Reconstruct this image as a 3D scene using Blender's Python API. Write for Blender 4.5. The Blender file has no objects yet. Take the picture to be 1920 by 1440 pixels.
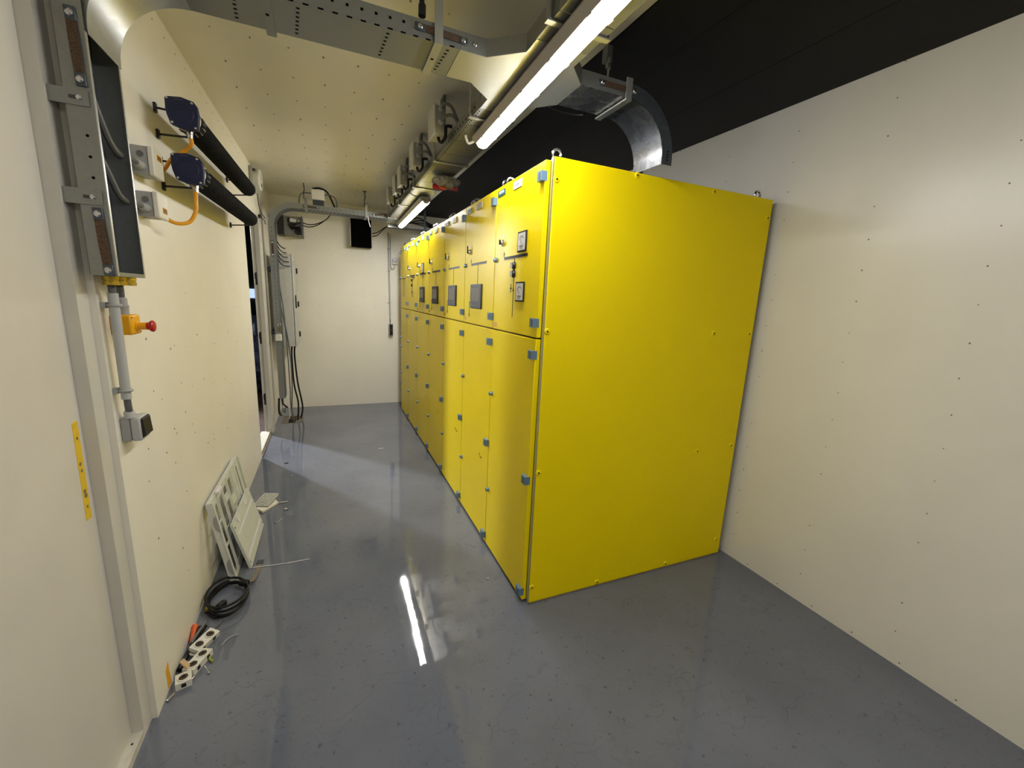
import bpy, bmesh, math, random
from mathutils import Vector, Matrix
random.seed(7)
PI = math.pi
S = bpy.context.scene
COL = S.collection

# ------------------------------------------------------------------ camera
cam_d = bpy.data.cameras.new('camera')
cam_d.sensor_width = 36.0
cam_d.lens = 36.0 * 786.3 / 1920.0
cam_d.clip_start = 0.02
cam = bpy.data.objects.new('camera', cam_d)
COL.objects.link(cam)
def cam_axes(yaw, pit, rol):
    f = Vector((math.sin(yaw)*math.cos(pit), math.cos(yaw)*math.cos(pit), math.sin(pit)))
    r = Vector((math.cos(yaw), -math.sin(yaw), 0)); u = r.cross(f)
    r2 = math.cos(rol)*r + math.sin(rol)*u
    u2 = -math.sin(rol)*r + math.cos(rol)*u
    return r2, u2, f
r_, u_, f_ = cam_axes(0.412872, -0.198088, 0.045767)
cam.matrix_world = Matrix(((r_.x, u_.x, -f_.x, 0), (r_.y, u_.y, -f_.y, 0), (r_.z, u_.z, -f_.z, 1.622), (0, 0, 0, 1)))
S.camera = cam

# ------------------------------------------------------------------ world, light, exposure
w = bpy.data.worlds.new('world'); S.world = w; w.use_nodes = True
w.node_tree.nodes['Background'].inputs[0].default_value = (0.55, 0.65, 0.8, 1)
w.node_tree.nodes['Background'].inputs[1].default_value = 0.03
LAMP = 80.0            # radiance of the luminaire diffusers
ld = bpy.data.lights.new('yard_lamp', 'SPOT'); ld.energy = 780; ld.shadow_soft_size = 0.10
ld.spot_size = 1.5; ld.spot_blend = 0.6; ld.color = (0.95, 0.97, 1.0)
yl = bpy.data.objects.new('yard_lamp', ld); COL.objects.link(yl)
yl.location = (-2.45, 7.2, 2.6)
yl.rotation_euler = (Vector((0.4, 3.6, 0.0)) - Vector(yl.location)).to_track_quat('-Z', 'Y').to_euler()
S.view_settings.view_transform = 'Standard'
S.view_settings.look = 'None'
S.view_settings.exposure = 0.05
S.view_settings.gamma = 1.0
S.view_settings.use_curve_mapping = False

# ------------------------------------------------------------------ materials
def lin(c):
    o = []
    for v in c[:3]:
        v = v / 255.0
        o.append(v/12.92 if v <= 0.04045 else ((v+0.055)/1.055)**2.4)
    return tuple(o) + (1.0,)
M = {}
def mat(name, rgb, rough=0.5, metal=0.0, var=0.0, vscale=6.0, bump=0.0, bscale=200.0, spec=0.5, rvar=0.0, trans=0.0, alpha=1.0, emit=0.0, coat=0.0, detail=4.0):
    m = bpy.data.materials.new(name); m.use_nodes = True
    nt = m.node_tree; b = nt.nodes['Principled BSDF']
    c = lin(rgb)
    b.inputs['Base Color'].default_value = c
    b.inputs['Roughness'].default_value = rough
    b.inputs['Metallic'].default_value = metal
    b.inputs['Specular IOR Level'].default_value = spec
    if coat: b.inputs['Coat Weight'].default_value = coat; b.inputs['Coat Roughness'].default_value = 0.08
    if trans: b.inputs['Transmission Weight'].default_value = trans
    if alpha < 1: b.inputs['Alpha'].default_value = alpha
    if emit: b.inputs['Emission Color'].default_value = c; b.inputs['Emission Strength'].default_value = emit
    tc = nt.nodes.new('ShaderNodeTexCoord'); geo = nt.nodes.new('ShaderNodeNewGeometry')
    if var or rvar:
        n = nt.nodes.new('ShaderNodeTexNoise'); n.inputs['Scale'].default_value = vscale; n.inputs['Detail'].default_value = detail
        nt.links.new(geo.outputs['Position'], n.inputs['Vector'])
        if var:
            r = nt.nodes.new('ShaderNodeValToRGB')
            r.color_ramp.elements[0].position = 0.3; r.color_ramp.elements[1].position = 0.7
            r.color_ramp.elements[0].color = tuple(max(0, x*(1-var)) for x in c[:3]) + (1,)
            r.color_ramp.elements[1].color = tuple(min(1, x*(1+var)) for x in c[:3]) + (1,)
            nt.links.new(n.outputs['Fac'], r.inputs['Fac']); nt.links.new(r.outputs['Color'], b.inputs['Base Color'])
        if rvar:
            mr = nt.nodes.new('ShaderNodeMapRange')
            mr.inputs['To Min'].default_value = max(0.02, rough-rvar); mr.inputs['To Max'].default_value = rough+rvar
            mr.inputs['From Min'].default_value = 0.3; mr.inputs['From Max'].default_value = 0.7
            nt.links.new(n.outputs['Fac'], mr.inputs['Value']); nt.links.new(mr.outputs['Result'], b.inputs['Roughness'])
    if bump:
        n2 = nt.nodes.new('ShaderNodeTexNoise'); n2.inputs['Scale'].default_value = bscale; n2.inputs['Detail'].default_value = 2
        nt.links.new(geo.outputs['Position'], n2.inputs['Vector'])
        bp = nt.nodes.new('ShaderNodeBump'); bp.inputs['Strength'].default_value = bump; bp.inputs['Distance'].default_value = 0.002
        nt.links.new(n2.outputs['Fac'], bp.inputs['Height']); nt.links.new(bp.outputs['Normal'], b.inputs['Normal'])
    M[name] = m
    return m

mat('wall', (236, 231, 217), 0.40, var=0.025, vscale=3.0, bump=0.10, bscale=260, spec=0.45)
mat('wall_right', (228, 224, 213), 0.30, var=0.03, vscale=2.5, bump=0.14, bscale=240, spec=0.6)
mat('ceiling', (222, 217, 198), 0.35, var=0.03, vscale=3.0, bump=0.08, bscale=260, spec=0.5)
mat('door_white', (214, 209, 199), 0.45, var=0.03, vscale=4.0, bump=0.1, bscale=300)
mat('frame_white', (208, 204, 194), 0.35, var=0.03, vscale=8.0)
mat('sill', (205, 200, 188), 0.45, var=0.15, vscale=18.0)
mat('yellow', (240, 214, 4), 0.34, var=0.03, vscale=2.0, bump=0.22, bscale=420, spec=0.15)
mat('yellow_side', (242, 217, 2), 0.45, var=0.02, vscale=2.0, bump=0.16, bscale=420, spec=0.15)
mat('galv', (142, 144, 142), 0.42, 0.8, var=0.06, vscale=90.0, rvar=0.05)
mat('galv_bright', (186, 188, 186), 0.36, 0.85, var=0.05, vscale=90.0, rvar=0.05)
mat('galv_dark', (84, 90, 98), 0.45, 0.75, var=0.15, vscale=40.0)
mat('galv_elbow', (150, 152, 156), 0.27, 0.95, var=0.05, vscale=22.0, rvar=0.05)
mat('steel', (200, 200, 202), 0.22, 1.0, var=0.05, vscale=30)
mat('hinge', (98, 122, 142), 0.35, 0.1, spec=0.5)
mat('black', (14, 14, 15), 0.45)
mat('black_gloss', (12, 12, 13), 0.2)
mat('ink', (16, 15, 13), 0.6)
mat('hole', (6, 6, 6), 0.9, spec=0.05)
mat('rubber', (11, 11, 12), 0.5, bump=0.1, bscale=500, spec=0.3)
mat('screen_frame', (54, 56, 60), 0.5, spec=0.2)
mat('screen', (104, 98, 88), 0.35, spec=0.2)
mat('meter_face', (205, 203, 198), 0.25, var=0.03, vscale=40)
mat('teal', (40, 92, 98), 0.4)
mat('plate', (226, 220, 228), 0.4)
mat('plate_grey', (170, 165, 158), 0.4)
mat('ink_grey', (70, 66, 68), 0.6)
mat('rivet', (128, 122, 114), 0.6)
mat('rivet_pale', (158, 150, 134), 0.6)
mat('white_plastic', (222, 219, 208), 0.4, var=0.02, vscale=20)
mat('grey_plastic', (158, 158, 158), 0.42, var=0.03, vscale=25)
mat('grey_dark', (96, 97, 99), 0.5)
mat('cabinet_grey', (190, 190, 184), 0.42, var=0.03, vscale=10, bump=0.08, bscale=400)
mat('heater_blue', (10, 22, 62), 0.5)
mat('heater_black', (8, 8, 7), 0.75, bump=0.2, bscale=150, spec=0.12)
mat('cable_yellow', (232, 158, 22), 0.45)
mat('estop_yellow', (236, 170, 14), 0.4)
mat('red', (178, 14, 20), 0.38)
mat('orange', (214, 92, 34), 0.5)
mat('tape', (228, 190, 40), 0.6, var=0.08, vscale=40)
mat('tape_orange', (228, 164, 18), 0.6, var=0.06, vscale=40)
mat('copper', (92, 74, 60), 0.5, 0.6, var=0.5, vscale=260.0)
mat('brass', (196, 168, 66), 0.35, 0.8, var=0.2, vscale=120)
mat('cable_grey', (92, 94, 96), 0.5)
mat('conduit', (176, 177, 176), 0.42)
mat('panel_white', (206, 208, 200), 0.45, var=0.04, vscale=14)
mat('wood', (206, 172, 132), 0.7, var=0.15, vscale=60)
mat('wire_green', (150, 158, 60), 0.5)
mat('paver', (74, 54, 52), 0.85, var=0.2, vscale=12)
mat('asphalt', (34, 34, 36), 0.9)
mat('dark_wall', (20, 20, 24), 0.8)
mat('window_glow', (190, 214, 240), 0.4, emit=1.1)
mat('foil', (96, 104, 134), 0.25, 0.4, var=0.3, vscale=9)
mat('bag', (196, 188, 172), 0.25, var=0.35, vscale=42, trans=0.35, bump=0.8, bscale=60)
mat('lamp_body', (168, 162, 156), 0.5)
mat('pit', (30, 28, 24), 0.9)
mat('hatch', (120, 108, 92), 0.6, var=0.2, vscale=25)
mat('sticker', (206, 150, 20), 0.6)
mat('label_blue', (60, 92, 150), 0.5)

def emis(name, rgb, s):
    m = bpy.data.materials.new(name); m.use_nodes = True
    nt = m.node_tree; nt.nodes.clear()
    e = nt.nodes.new('ShaderNodeEmission'); o = nt.nodes.new('ShaderNodeOutputMaterial')
    e.inputs[0].default_value = tuple(rgb) + (1,); e.inputs[1].default_value = s
    nt.links.new(e.outputs[0], o.inputs[0]); M[name] = m
emis('diffuser', (1.0, 0.985, 0.955), LAMP)
emis('diffuser_near', (1.0, 0.985, 0.955), LAMP*0.92)
emis('diffuser_far', (1.0, 0.985, 0.955), LAMP*1.45)

def floor_material():
    m = bpy.data.materials.new('floor_epoxy'); m.use_nodes = True
    nt = m.node_tree; L = nt.links; b = nt.nodes['Principled BSDF']
    geo = nt.nodes.new('ShaderNodeNewGeometry')
    def noise(sc, det, vec=None, rough=0.5):
        n = nt.nodes.new('ShaderNodeTexNoise'); n.inputs['Scale'].default_value = sc; n.inputs['Detail'].default_value = det
        n.inputs['Roughness'].default_value = rough
        L.new(vec if vec else geo.outputs['Position'], n.inputs['Vector']); return n
    def ramp(src, p0, c0, p1, c1):
        r = nt.nodes.new('ShaderNodeValToRGB'); e = r.color_ramp.elements
        e[0].position = p0; e[0].color = c0; e[1].position = p1; e[1].color = c1
        L.new(src, r.inputs['Fac']); return r
    base = ramp(noise(1.6, 5).outputs['Fac'], 0.32, lin((97, 101, 113)), 0.70, lin((110, 114, 126)))
    # scuffs: stretched thin dark streaks plus small spots
    w1 = noise(5.0, 3); mp = nt.nodes.new('ShaderNodeVectorMath'); mp.operation = 'MULTIPLY_ADD'
    L.new(w1.outputs['Color'], mp.inputs[0]); mp.inputs[1].default_value = (0.5, 0.5, 0.0); L.new(geo.outputs['Position'], mp.inputs[2])
    ms = nt.nodes.new('ShaderNodeMapping'); ms.inputs['Scale'].default_value = (26, 6, 1); ms.inputs['Rotation'].default_value = (0, 0, 0.5)
    L.new(mp.outputs[0], ms.inputs['Vector'])
    n1 = noise(1.5, 6, ms.outputs['Vector'], 0.65)
    s1 = ramp(n1.outputs['Fac'], 0.33, (0.55, 0.55, 0.55, 1), 0.43, (1, 1, 1, 1))
    n2 = noise(40, 3); s2 = ramp(n2.outputs['Fac'], 0.29, (0.35, 0.34, 0.33, 1), 0.35, (1, 1, 1, 1))
    ms2 = nt.nodes.new('ShaderNodeMapping'); ms2.inputs['Scale'].default_value = (2.5, 55, 1); ms2.inputs['Rotation'].default_value = (0, 0, 1.1)
    L.new(mp.outputs[0], ms2.inputs['Vector'])
    s3 = ramp(noise(1.0, 5, ms2.outputs['Vector'], 0.6).outputs['Fac'], 0.33, (0.6, 0.6, 0.6, 1), 0.40, (1, 1, 1, 1))
    cur = base.outputs['Color']
    for s, fc in ((s1, 0.28), (s2, 0.5), (s3, 0.4)):
        mx = nt.nodes.new('ShaderNodeMix'); mx.data_type = 'RGBA'; mx.blend_type = 'MULTIPLY'; mx.inputs['Factor'].default_value = fc
        L.new(cur, mx.inputs['A']); L.new(s.outputs['Color'], mx.inputs['B']); cur = mx.outputs['Result']
    L.new(cur, b.inputs['Base Color'])
    rr = nt.nodes.new('ShaderNodeMapRange'); rr.inputs['From Min'].default_value = 0.3; rr.inputs['From Max'].default_value = 0.7
    rr.inputs['To Min'].default_value = 0.02; rr.inputs['To Max'].default_value = 0.06
    L.new(noise(4, 6).outputs['Fac'], rr.inputs['Value']); L.new(rr.outputs['Result'], b.inputs['Roughness'])
    b.inputs['Specular IOR Level'].default_value = 0.5
    bp = nt.nodes.new('ShaderNodeBump'); bp.inputs['Strength'].default_value = 0.02; bp.inputs['Distance'].default_value = 0.01
    L.new(noise(9, 2).outputs['Fac'], bp.inputs['Height']); L.new(bp.outputs['Normal'], b.inputs['Normal'])
    M['floor'] = m
floor_material()

def black_sheet_material():
    m = bpy.data.materials.new('black_ply'); m.use_nodes = True
    nt = m.node_tree; L = nt.links; b = nt.nodes['Principled BSDF']
    b.inputs['Base Color'].default_value = lin((24, 24, 26)); b.inputs['Roughness'].default_value = 0.55
    b.inputs['Specular IOR Level'].default_value = 0.15
    geo = nt.nodes.new('ShaderNodeNewGeometry')
    wv = nt.nodes.new('ShaderNodeTexWave'); wv.inputs['Scale'].default_value = 60; wv.inputs['Distortion'].default_value = 0.5
    wv2 = nt.nodes.new('ShaderNodeTexWave'); wv2.inputs['Scale'].default_value = 60; wv2.bands_direction = 'Y'
    L.new(geo.outputs['Position'], wv.inputs['Vector']); L.new(geo.outputs['Position'], wv2.inputs['Vector'])
    ad = nt.nodes.new('ShaderNodeMath'); L.new(wv.outputs['Fac'], ad.inputs[0]); L.new(wv2.outputs['Fac'], ad.inputs[1])
    bp = nt.nodes.new('ShaderNodeBump'); bp.inputs['Strength'].default_value = 0.4; bp.inputs['Distance'].default_value = 0.001
    L.new(ad.outputs[0], bp.inputs['Height']); L.new(bp.outputs['Normal'], b.inputs['Normal'])
    n = nt.nodes.new('ShaderNodeTexNoise'); n.inputs['Scale'].default_value = 3; n.inputs['Detail'].default_value = 6
    L.new(geo.outputs['Position'], n.inputs['Vector'])
    r = nt.nodes.new('ShaderNodeValToRGB'); r.color_ramp.elements[0].color = lin((7, 7, 9)); r.color_ramp.elements[1].color = lin((15, 15, 17))
    L.new(n.outputs['Fac'], r.inputs['Fac']); L.new(r.outputs['Color'], b.inputs['Base Color'])
    M['black_ply'] = m
black_sheet_material()

# ------------------------------------------------------------------ mesh helpers
class MB:
    def __init__(s): s.v = []; s.f = []
    def add(s, vs, fs):
        o = len(s.v); s.v += [Vector(p) for p in vs]; s.f += [tuple(i+o for i in f) for f in fs]; return s
    def box(s, x0, x1, y0, y1, z0, z1):
        return s.add([(x0,y0,z0),(x1,y0,z0),(x1,y1,z0),(x0,y1,z0),(x0,y0,z1),(x1,y0,z1),(x1,y1,z1),(x0,y1,z1)],
                     [(3,2,1,0),(4,5,6,7),(0,1,5,4),(1,2,6,5),(2,3,7,6),(3,0,4,7)])
    def hexa(s, b, t):          # bottom 4, top 4 corners
        return s.add(list(b)+list(t), [(3,2,1,0),(4,5,6,7),(0,1,5,4),(1,2,6,5),(2,3,7,6),(3,0,4,7)])
    def obox(s, c, ax, ay, az, hx, hy, hz):   # oriented box: centre, unit axes, half sizes
        c = Vector(c); ax = Vector(ax)*hx; ay = Vector(ay)*hy; az = Vector(az)*hz
        b = [c-ax-ay-az, c+ax-ay-az, c+ax+ay-az, c-ax+ay-az]; t = [p+2*az for p in b]
        return s.hexa(b, t)
    def cyl(s, p0, p1, r, n=16, r1=None):
        p0 = Vector(p0); p1 = Vector(p1); d = (p1-p0).normalized()
        a = d.orthogonal().normalized(); b = d.cross(a); r1 = r if r1 is None else r1
        vs = []
        for p, q in ((p0, r), (p1, r1)):
            for k in range(n):
                t = 2*PI*k/n; vs.append(p + a*(q*math.cos(t)) + b*(q*math.sin(t)))
        fs = [(k, (k+1) % n, n+(k+1) % n, n+k) for k in range(n)]
        fs += [tuple(reversed(range(n))), tuple(range(n, 2*n))]
        return s.add(vs, fs)
    def lathe(s, p0, axis, prof, n=24):        # prof: list of (distance along axis, radius)
        p0 = Vector(p0); d = Vector(axis).normalized(); a = d.orthogonal().normalized(); b = d.cross(a)
        vs = []; m = len(prof)
        for h, r in prof:
            for k in range(n):
                t = 2*PI*k/n; vs.append(p0 + d*h + a*(max(r, 1e-4)*math.cos(t)) + b*(max(r, 1e-4)*math.sin(t)))
        fs = [(i*n+k, i*n+(k+1) % n, (i+1)*n+(k+1) % n, (i+1)*n+k) for i in range(m-1) for k in range(n)]
        fs += [tuple(reversed(range(n))), tuple(range((m-1)*n, m*n))]
        return s.add(vs, fs)
    def tube(s, pts, r, n=8, closed=False):
        P = [Vector(p) for p in pts]; m = len(P); vs = []; prev = None
        for i in range(m):
            if closed: d = P[(i+1) % m] - P[i-1]
            else: d = P[min(i+1, m-1)] - P[max(i-1, 0)]
            d.normalize()
            a = (prev - d*prev.dot(d)) if prev is not None else d.orthogonal()
            if a.length < 1e-6: a = d.orthogonal()
            a.normalize(); prev = a; b = d.cross(a)
            rr = r[i] if isinstance(r, (list, tuple)) else r
            for k in range(n):
                t = 2*PI*k/n; vs.append(P[i] + a*(rr*math.cos(t)) + b*(rr*math.sin(t)))
        fs = []
        for i in range(m if closed else m-1):
            j = (i+1) % m
            fs += [(i*n+k, i*n+(k+1) % n, j*n+(k+1) % n, j*n+k) for k in range(n)]
        if not closed: fs += [tuple(reversed(range(n))), tuple(range((m-1)*n, m*n))]
        return s.add(vs, fs)
    def prism(s, poly, axis, a0, a1):
        def mk(p, a):
            return {'x': (a, p[0], p[1]), 'y': (p[0], a, p[1]), 'z': (p[0], p[1], a)}[axis]
        n = len(poly); vs = [mk(p, a0) for p in poly] + [mk(p, a1) for p in poly]
        fs = [(k, (k+1) % n, n+(k+1) % n, n+k) for k in range(n)] + [tuple(reversed(range(n))), tuple(range(n, 2*n))]
        return s.add(vs, fs)
    def sheet(s, pts, width, th):              # band following pts; width vector, thickness along local normal
        P = [Vector(p) for p in pts]; W = Vector(width); m = len(P); vs = []
        for i in range(m):
            d = (P[min(i+1, m-1)] - P[max(i-1, 0)]).normalized(); nn = d.cross(W).normalized()*th
            vs += [P[i], P[i]+W, P[i]+W+nn, P[i]+nn]
        fs = []
        for i in range(m-1):
            for k in range(4):
                fs.append((i*4+k, i*4+(k+1) % 4, (i+1)*4+(k+1) % 4, (i+1)*4+k))
        fs += [(3, 2, 1, 0), tuple((m-1)*4+k for k in range(4))]
        return s.add(vs, fs)
    def ball(s, c, rx, ry=None, rz=None, n=14, m=9, half=False):
        ry = ry or rx; rz = rz or rx; vs = []; c = Vector(c)
        for i in range(m+1):
            t = (PI/2 if half else PI)*i/m
            for k in range(n):
                p = 2*PI*k/n; q = max(math.sin(t), 1e-3)
                vs.append(c + Vector((rx*q*math.cos(p), ry*q*math.sin(p), rz*math.cos(t))))
        fs = [(i*n+k, i*n+(k+1) % n, (i+1)*n+(k+1) % n, (i+1)*n+k) for i in range(m) for k in range(n)]
        fs += [tuple(reversed(range(n))), tuple(range(m*n, (m+1)*n))]
        return s.add(vs, fs)
    def torus(s, c, axis, R, r, n=20, k=8, a0=0, a1=2*PI):
        d = Vector(axis).normalized(); a = d.orthogonal().normalized(); b = d.cross(a); c = Vector(c)
        full = abs(a1-a0-2*PI) < 1e-6
        pts = [c + a*(R*math.cos(a0+(a1-a0)*i/n)) + b*(R*math.sin(a0+(a1-a0)*i/n)) for i in range(n if full else n+1)]
        return s.tube(pts, r, k, closed=full)
    def mesh(s, name, off=Vector((0, 0, 0)), smooth=True):
        me = bpy.data.meshes.new(name)
        me.from_pydata([tuple(p-off) for p in s.v], [], s.f)
        bm = bmesh.new(); bm.from_mesh(me); bmesh.ops.recalc_face_normals(bm, faces=bm.faces); bm.to_mesh(me); bm.free()
        if smooth:
            me.polygons.foreach_set('use_smooth', [True]*len(me.polygons)); me.set_sharp_from_angle(angle=math.radians(35))
        me.update(); return me

ROOT = {}
def link(name, me, m, parent=None, loc=(0, 0, 0), bevel=0.0):
    o = bpy.data.objects.new(name, me); COL.objects.link(o)
    if m is not None and not me.materials: me.materials.append(M[m])
    if parent is not None: o.parent = parent; ROOT[o.name] = ROOT[parent.name]
    o.location = loc
    if bevel:
        b = o.modifiers.new('bevel', 'BEVEL'); b.width = bevel; b.segments = 2; b.limit_method = 'ANGLE'; b.angle_limit = math.radians(40)
    return o
def part(name, mb, m, parent, bevel=0.0, kind=None, label=None):
    o = link(name, mb.mesh(name, ROOT[parent.name]), m, parent, bevel=bevel)
    if kind: o['kind'] = kind
    if label: o['label'] = label
    return o
def inst(name, me, parent, pos, m=None, rot=None):   # shared mesh at world position pos
    o = link(name, me, m, parent); o.location = Vector(pos) - ROOT[parent.name]
    if rot: o.rotation_euler = rot
    return o
def thing(name, label, cat, loc, group=None):
    o = bpy.data.objects.new(name, None); COL.objects.link(o); o.location = loc; o.empty_display_size = 0.1
    o['label'] = label; o['category'] = cat
    if group: o['group'] = group
    ROOT[o.name] = Vector(loc); return o
def solo(name, mb, m, label, cat, group=None, bevel=0.0):
    xs = [p.x for p in mb.v]; ys = [p.y for p in mb.v]; zs = [p.z for p in mb.v]
    off = Vector(((min(xs)+max(xs))/2, (min(ys)+max(ys))/2, min(zs)))
    o = link(name, mb.mesh(name, off), m, None, off, bevel)
    o['label'] = label; o['category'] = cat
    if group: o['group'] = group
    ROOT[o.name] = off; return o
def struct(name, mb, m, label=None, bevel=0.0):
    o = link(name, mb.mesh(name, smooth=False), m, None, bevel=bevel); o['kind'] = 'structure'
    if label: o['label'] = label
    ROOT[o.name] = Vector((0, 0, 0)); return o
def text(name, s, size, m, parent, origin, xdir, ydir, align='CENTER', depth=0.0004):
    cu = bpy.data.curves.new('t', 'FONT'); cu.body = s; cu.size = size; cu.align_x = align; cu.align_y = 'CENTER'; cu.extrude = depth; cu.resolution_u = 2
    t = bpy.data.objects.new('t', cu); COL.objects.link(t)
    dg = bpy.context.evaluated_depsgraph_get(); me = bpy.data.meshes.new_from_object(t.evaluated_get(dg))
    bpy.data.objects.remove(t); bpy.data.curves.remove(cu)
    x = Vector(xdir).normalized(); y = Vector(ydir).normalized(); z = x.cross(y)
    o = Vector(origin) - ROOT[parent.name]
    me.transform(Matrix(((x.x, y.x, z.x, o.x), (x.y, y.y, z.y, o.y), (x.z, y.z, z.z, o.z), (0, 0, 0, 1))))
    me.materials.clear(); me.name = name
    return link(name, me, m, parent)
def arc(c, r, a0, a1, n=12):
    return [(c[0]+r*math.cos(a0+(a1-a0)*i/n), c[1]+r*math.sin(a0+(a1-a0)*i/n)) for i in range(n+1)]
def spline(pts, n=8):
    P = [Vector(p) for p in pts]; out = []
    for i in range(len(P)-1):
        p0 = P[max(i-1, 0)]; p1 = P[i]; p2 = P[i+1]; p3 = P[min(i+2, len(P)-1)]
        for k in range(n):
            t = k/n
            out.append(0.5*((2*p1) + (p2-p0)*t + (2*p0-5*p1+4*p2-p3)*t*t + (3*p1-p0-3*p2+p3)*t**3))
    out.append(P[-1]); return out

# ------------------------------------------------------------------ room shell
XL, XR, YF, YN = -0.658, 2.413, 6.44, -3.6
D1A, D1B, D1Z = 0.70, 1.716, 2.42       # near door opening
D2A, D2B, D2Z = 4.50, 5.32, 2.33        # far door opening
b = MB()
HX0, HX1, HY0, HY1 = -0.600, -0.362, 5.645, 5.98      # cable hatch in the floor
b.box(-0.685, XR, YN, HY0, -0.06, 0); b.box(-0.66, HX0, HY0, HY1, -0.06, 0); b.box(HX1, XR, HY0, HY1, -0.06, 0); b.box(-0.66, XR, HY1, YF, -0.06, 0)
struct('floor', b, 'floor')
b = MB(); b.box(XR, XR+0.06, YN, YF+0.06, -0.06, 2.9); wr = struct('wall_right', b, 'wall_right')
b = MB(); b.box(-0.8, XR, YF, YF+0.06, -0.06, 2.9); wf = struct('wall_far', b, 'wall')
b = MB(); b.box(-0.8, XR, YN-0.06, YN, -0.06, 2.9); struct('wall_near', b, 'wall')
b = MB(); T = XL-0.058
b.box(T, XL, YN, D1A, -0.06, 2.9); b.box(T, XL, D1A, D1B, D1Z, 2.9); b.box(T, XL, D1B, D2A, -0.06, 2.9)
b.box(T, XL, D2A, D2B, D2Z, 2.9); b.box(T, XL, D2B, YF, -0.06, 2.9)
wl = struct('wall_left', b, 'wall')
b = MB()
b.hexa([(-0.8, YN, 2.802), (1.185, YN, 2.757), (1.185, YF, 2.757), (-0.8, YF, 2.802)], [(-0.8, YN, 2.92), (1.185, YN, 2.92), (1.185, YF, 2.92), (-0.8, YF, 2.92)])
ce = struct('ceiling', b, 'ceiling')
for x0, x1 in ((1.187, 1.4815), (1.4845, 1.946), (1.949, XR)):
    b = MB(); b.box(x0, x1, YN, YF, 2.752, 2.80); part('ceiling_sheet', b, 'black_ply', ce)
# fixing rivets (too small to pick apart singly)
b = MB()
for c in range(-6, 12):
    for k in range(18):
        y = 0.844+0.444*c; z = 0.165+0.152*k
        if YN < y < YF and random.random() < 0.9:
            y += random.uniform(-.006, .006); z += random.uniform(-.006, .006)
            b.cyl((XR-0.0012, y, z), (XR, y, z), random.uniform(.0024, .0040), 7)
for k in range(40): b.cyl((XR-0.0012, -2+0.2*k, 0.022), (XR, -2+0.2*k, 0.022), .004, 6)
part('rivets', b, 'rivet', wr, kind='stuff')
b = MB()
for i in range(-3, 7):
    for k in range(-10, 14):
        x = -0.298+0.16*i; y = 2.61+0.32*k
        if -0.6 < x < 0.62 and YN < y < 6.2:
            z = 2.802-(x+0.8)*0.045/1.985-0.0005
            b.cyl((x+random.uniform(-.006, .006), y+random.uniform(-.006, .006), z-0.0012), (x, y, z), random.uniform(.003, .005), 7)
part('rivets', b, 'rivet', ce, kind='stuff')
b = MB()
for i in range(9):
    for k in range(15):
        x = -0.42+0.146*i; z = 0.21+0.152*k
        if random.random() < 0.4: b.cyl((x, YF-0.0012, z), (x, YF, z), random.uniform(.003, .0045), 6)
part('rivets', b, 'rivet_pale', wf, kind='stuff')
b = MB()
for i in range(70):
    y = random.uniform(1.9, 4.4); z = random.uniform(0.1, 1.6)
    b.cyl((XL, y, z), (XL+0.0008, y, z), random.uniform(.002, .0055), 6)
for i in range(18): b.cyl((XL, 1.95+0.15*i, 2.74), (XL+0.001, 1.95+0.15*i, 2.74), .004, 6)
part('rivets', b, 'rivet', wl, kind='stuff')

# near door: recessed leaf, stepped frame, sill
b = MB(); b.box(-0.76, -0.712, D1A-0.02, 1.647, 0.03, 2.40)
d1 = struct('door_1', b, 'door_white', 'closed white door leaf beside the vertical cable tray')
b = MB()
b.box(-0.745, -0.677, 1.648, 1.7155, 0.0, 2.419); b.box(-0.745, -0.677, 0.701, 1.7155, 2.36, 2.419); b.box(-0.745, -0.677, 0.701, 0.76, 0.0, 2.419)
part('door_frame', b, 'frame_white', d1)
b = MB(); b.box(-0.76, -0.680, 0.76, 1.648, -0.05, 0.028); b.box(-0.6805, -0.6765, 0.76, 1.648, 0.0, 0.0285)
part('door_sill', b, 'sill', d1)
b = MB(); b.cyl((-0.695, 1.60, 0.028), (-0.695, 1.60, 0.0292), 0.004, 8); part('sill_screw', b, 'ink', d1)

# far doorway: frame with strike plates, threshold
b = MB()
b.box(-0.724, -0.716, D2B-0.040, D2B+0.02, 0.03, D2Z); b.box(-0.716, -0.690, D2B-0.018, D2B+0.02, 0.03, D2Z)
b.box(-0.690, XL+0.012, D2B-0.030, D2B+0.02, 0.0, D2Z)
d2 = struct('door_2', b, 'frame_white', 'door frame of the open far doorway', bevel=0.002)
b = MB(); b.box(XL+0.0005, XL+0.020, D2B+0.021, D2B+0.135, 0.0, D2Z+0.03); part('architrave', b, 'frame_white', d2, 0.003)
b = MB(); b.box(-0.724, XL+0.012, D2A, D2B-0.03, D2Z-0.03, D2Z); part('door_head', b, 'frame_white', d2)
b = MB(); b.box(-0.76, -0.672, D2A, D2B-0.04, -0.05, 0.03); part('threshold', b, 'white_plastic', d2)
b = MB(); b.box(-0.6715, -0.655, D2A, D2B-0.011, -0.05, 0.012); part('threshold_strip', b, 'hatch', d2)
for z in (0.41, 1.10, 1.73):
    b = MB(); b.box(-0.712, -0.696, D2B-0.022, D2B-0.018, z-0.075, z+0.055); b.box(-0.715, -0.702, D2B-0.034, D2B-0.022, z-0.012, z+0.04)
    part('strike_plate', b, 'black', d2, 0.002)

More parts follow.
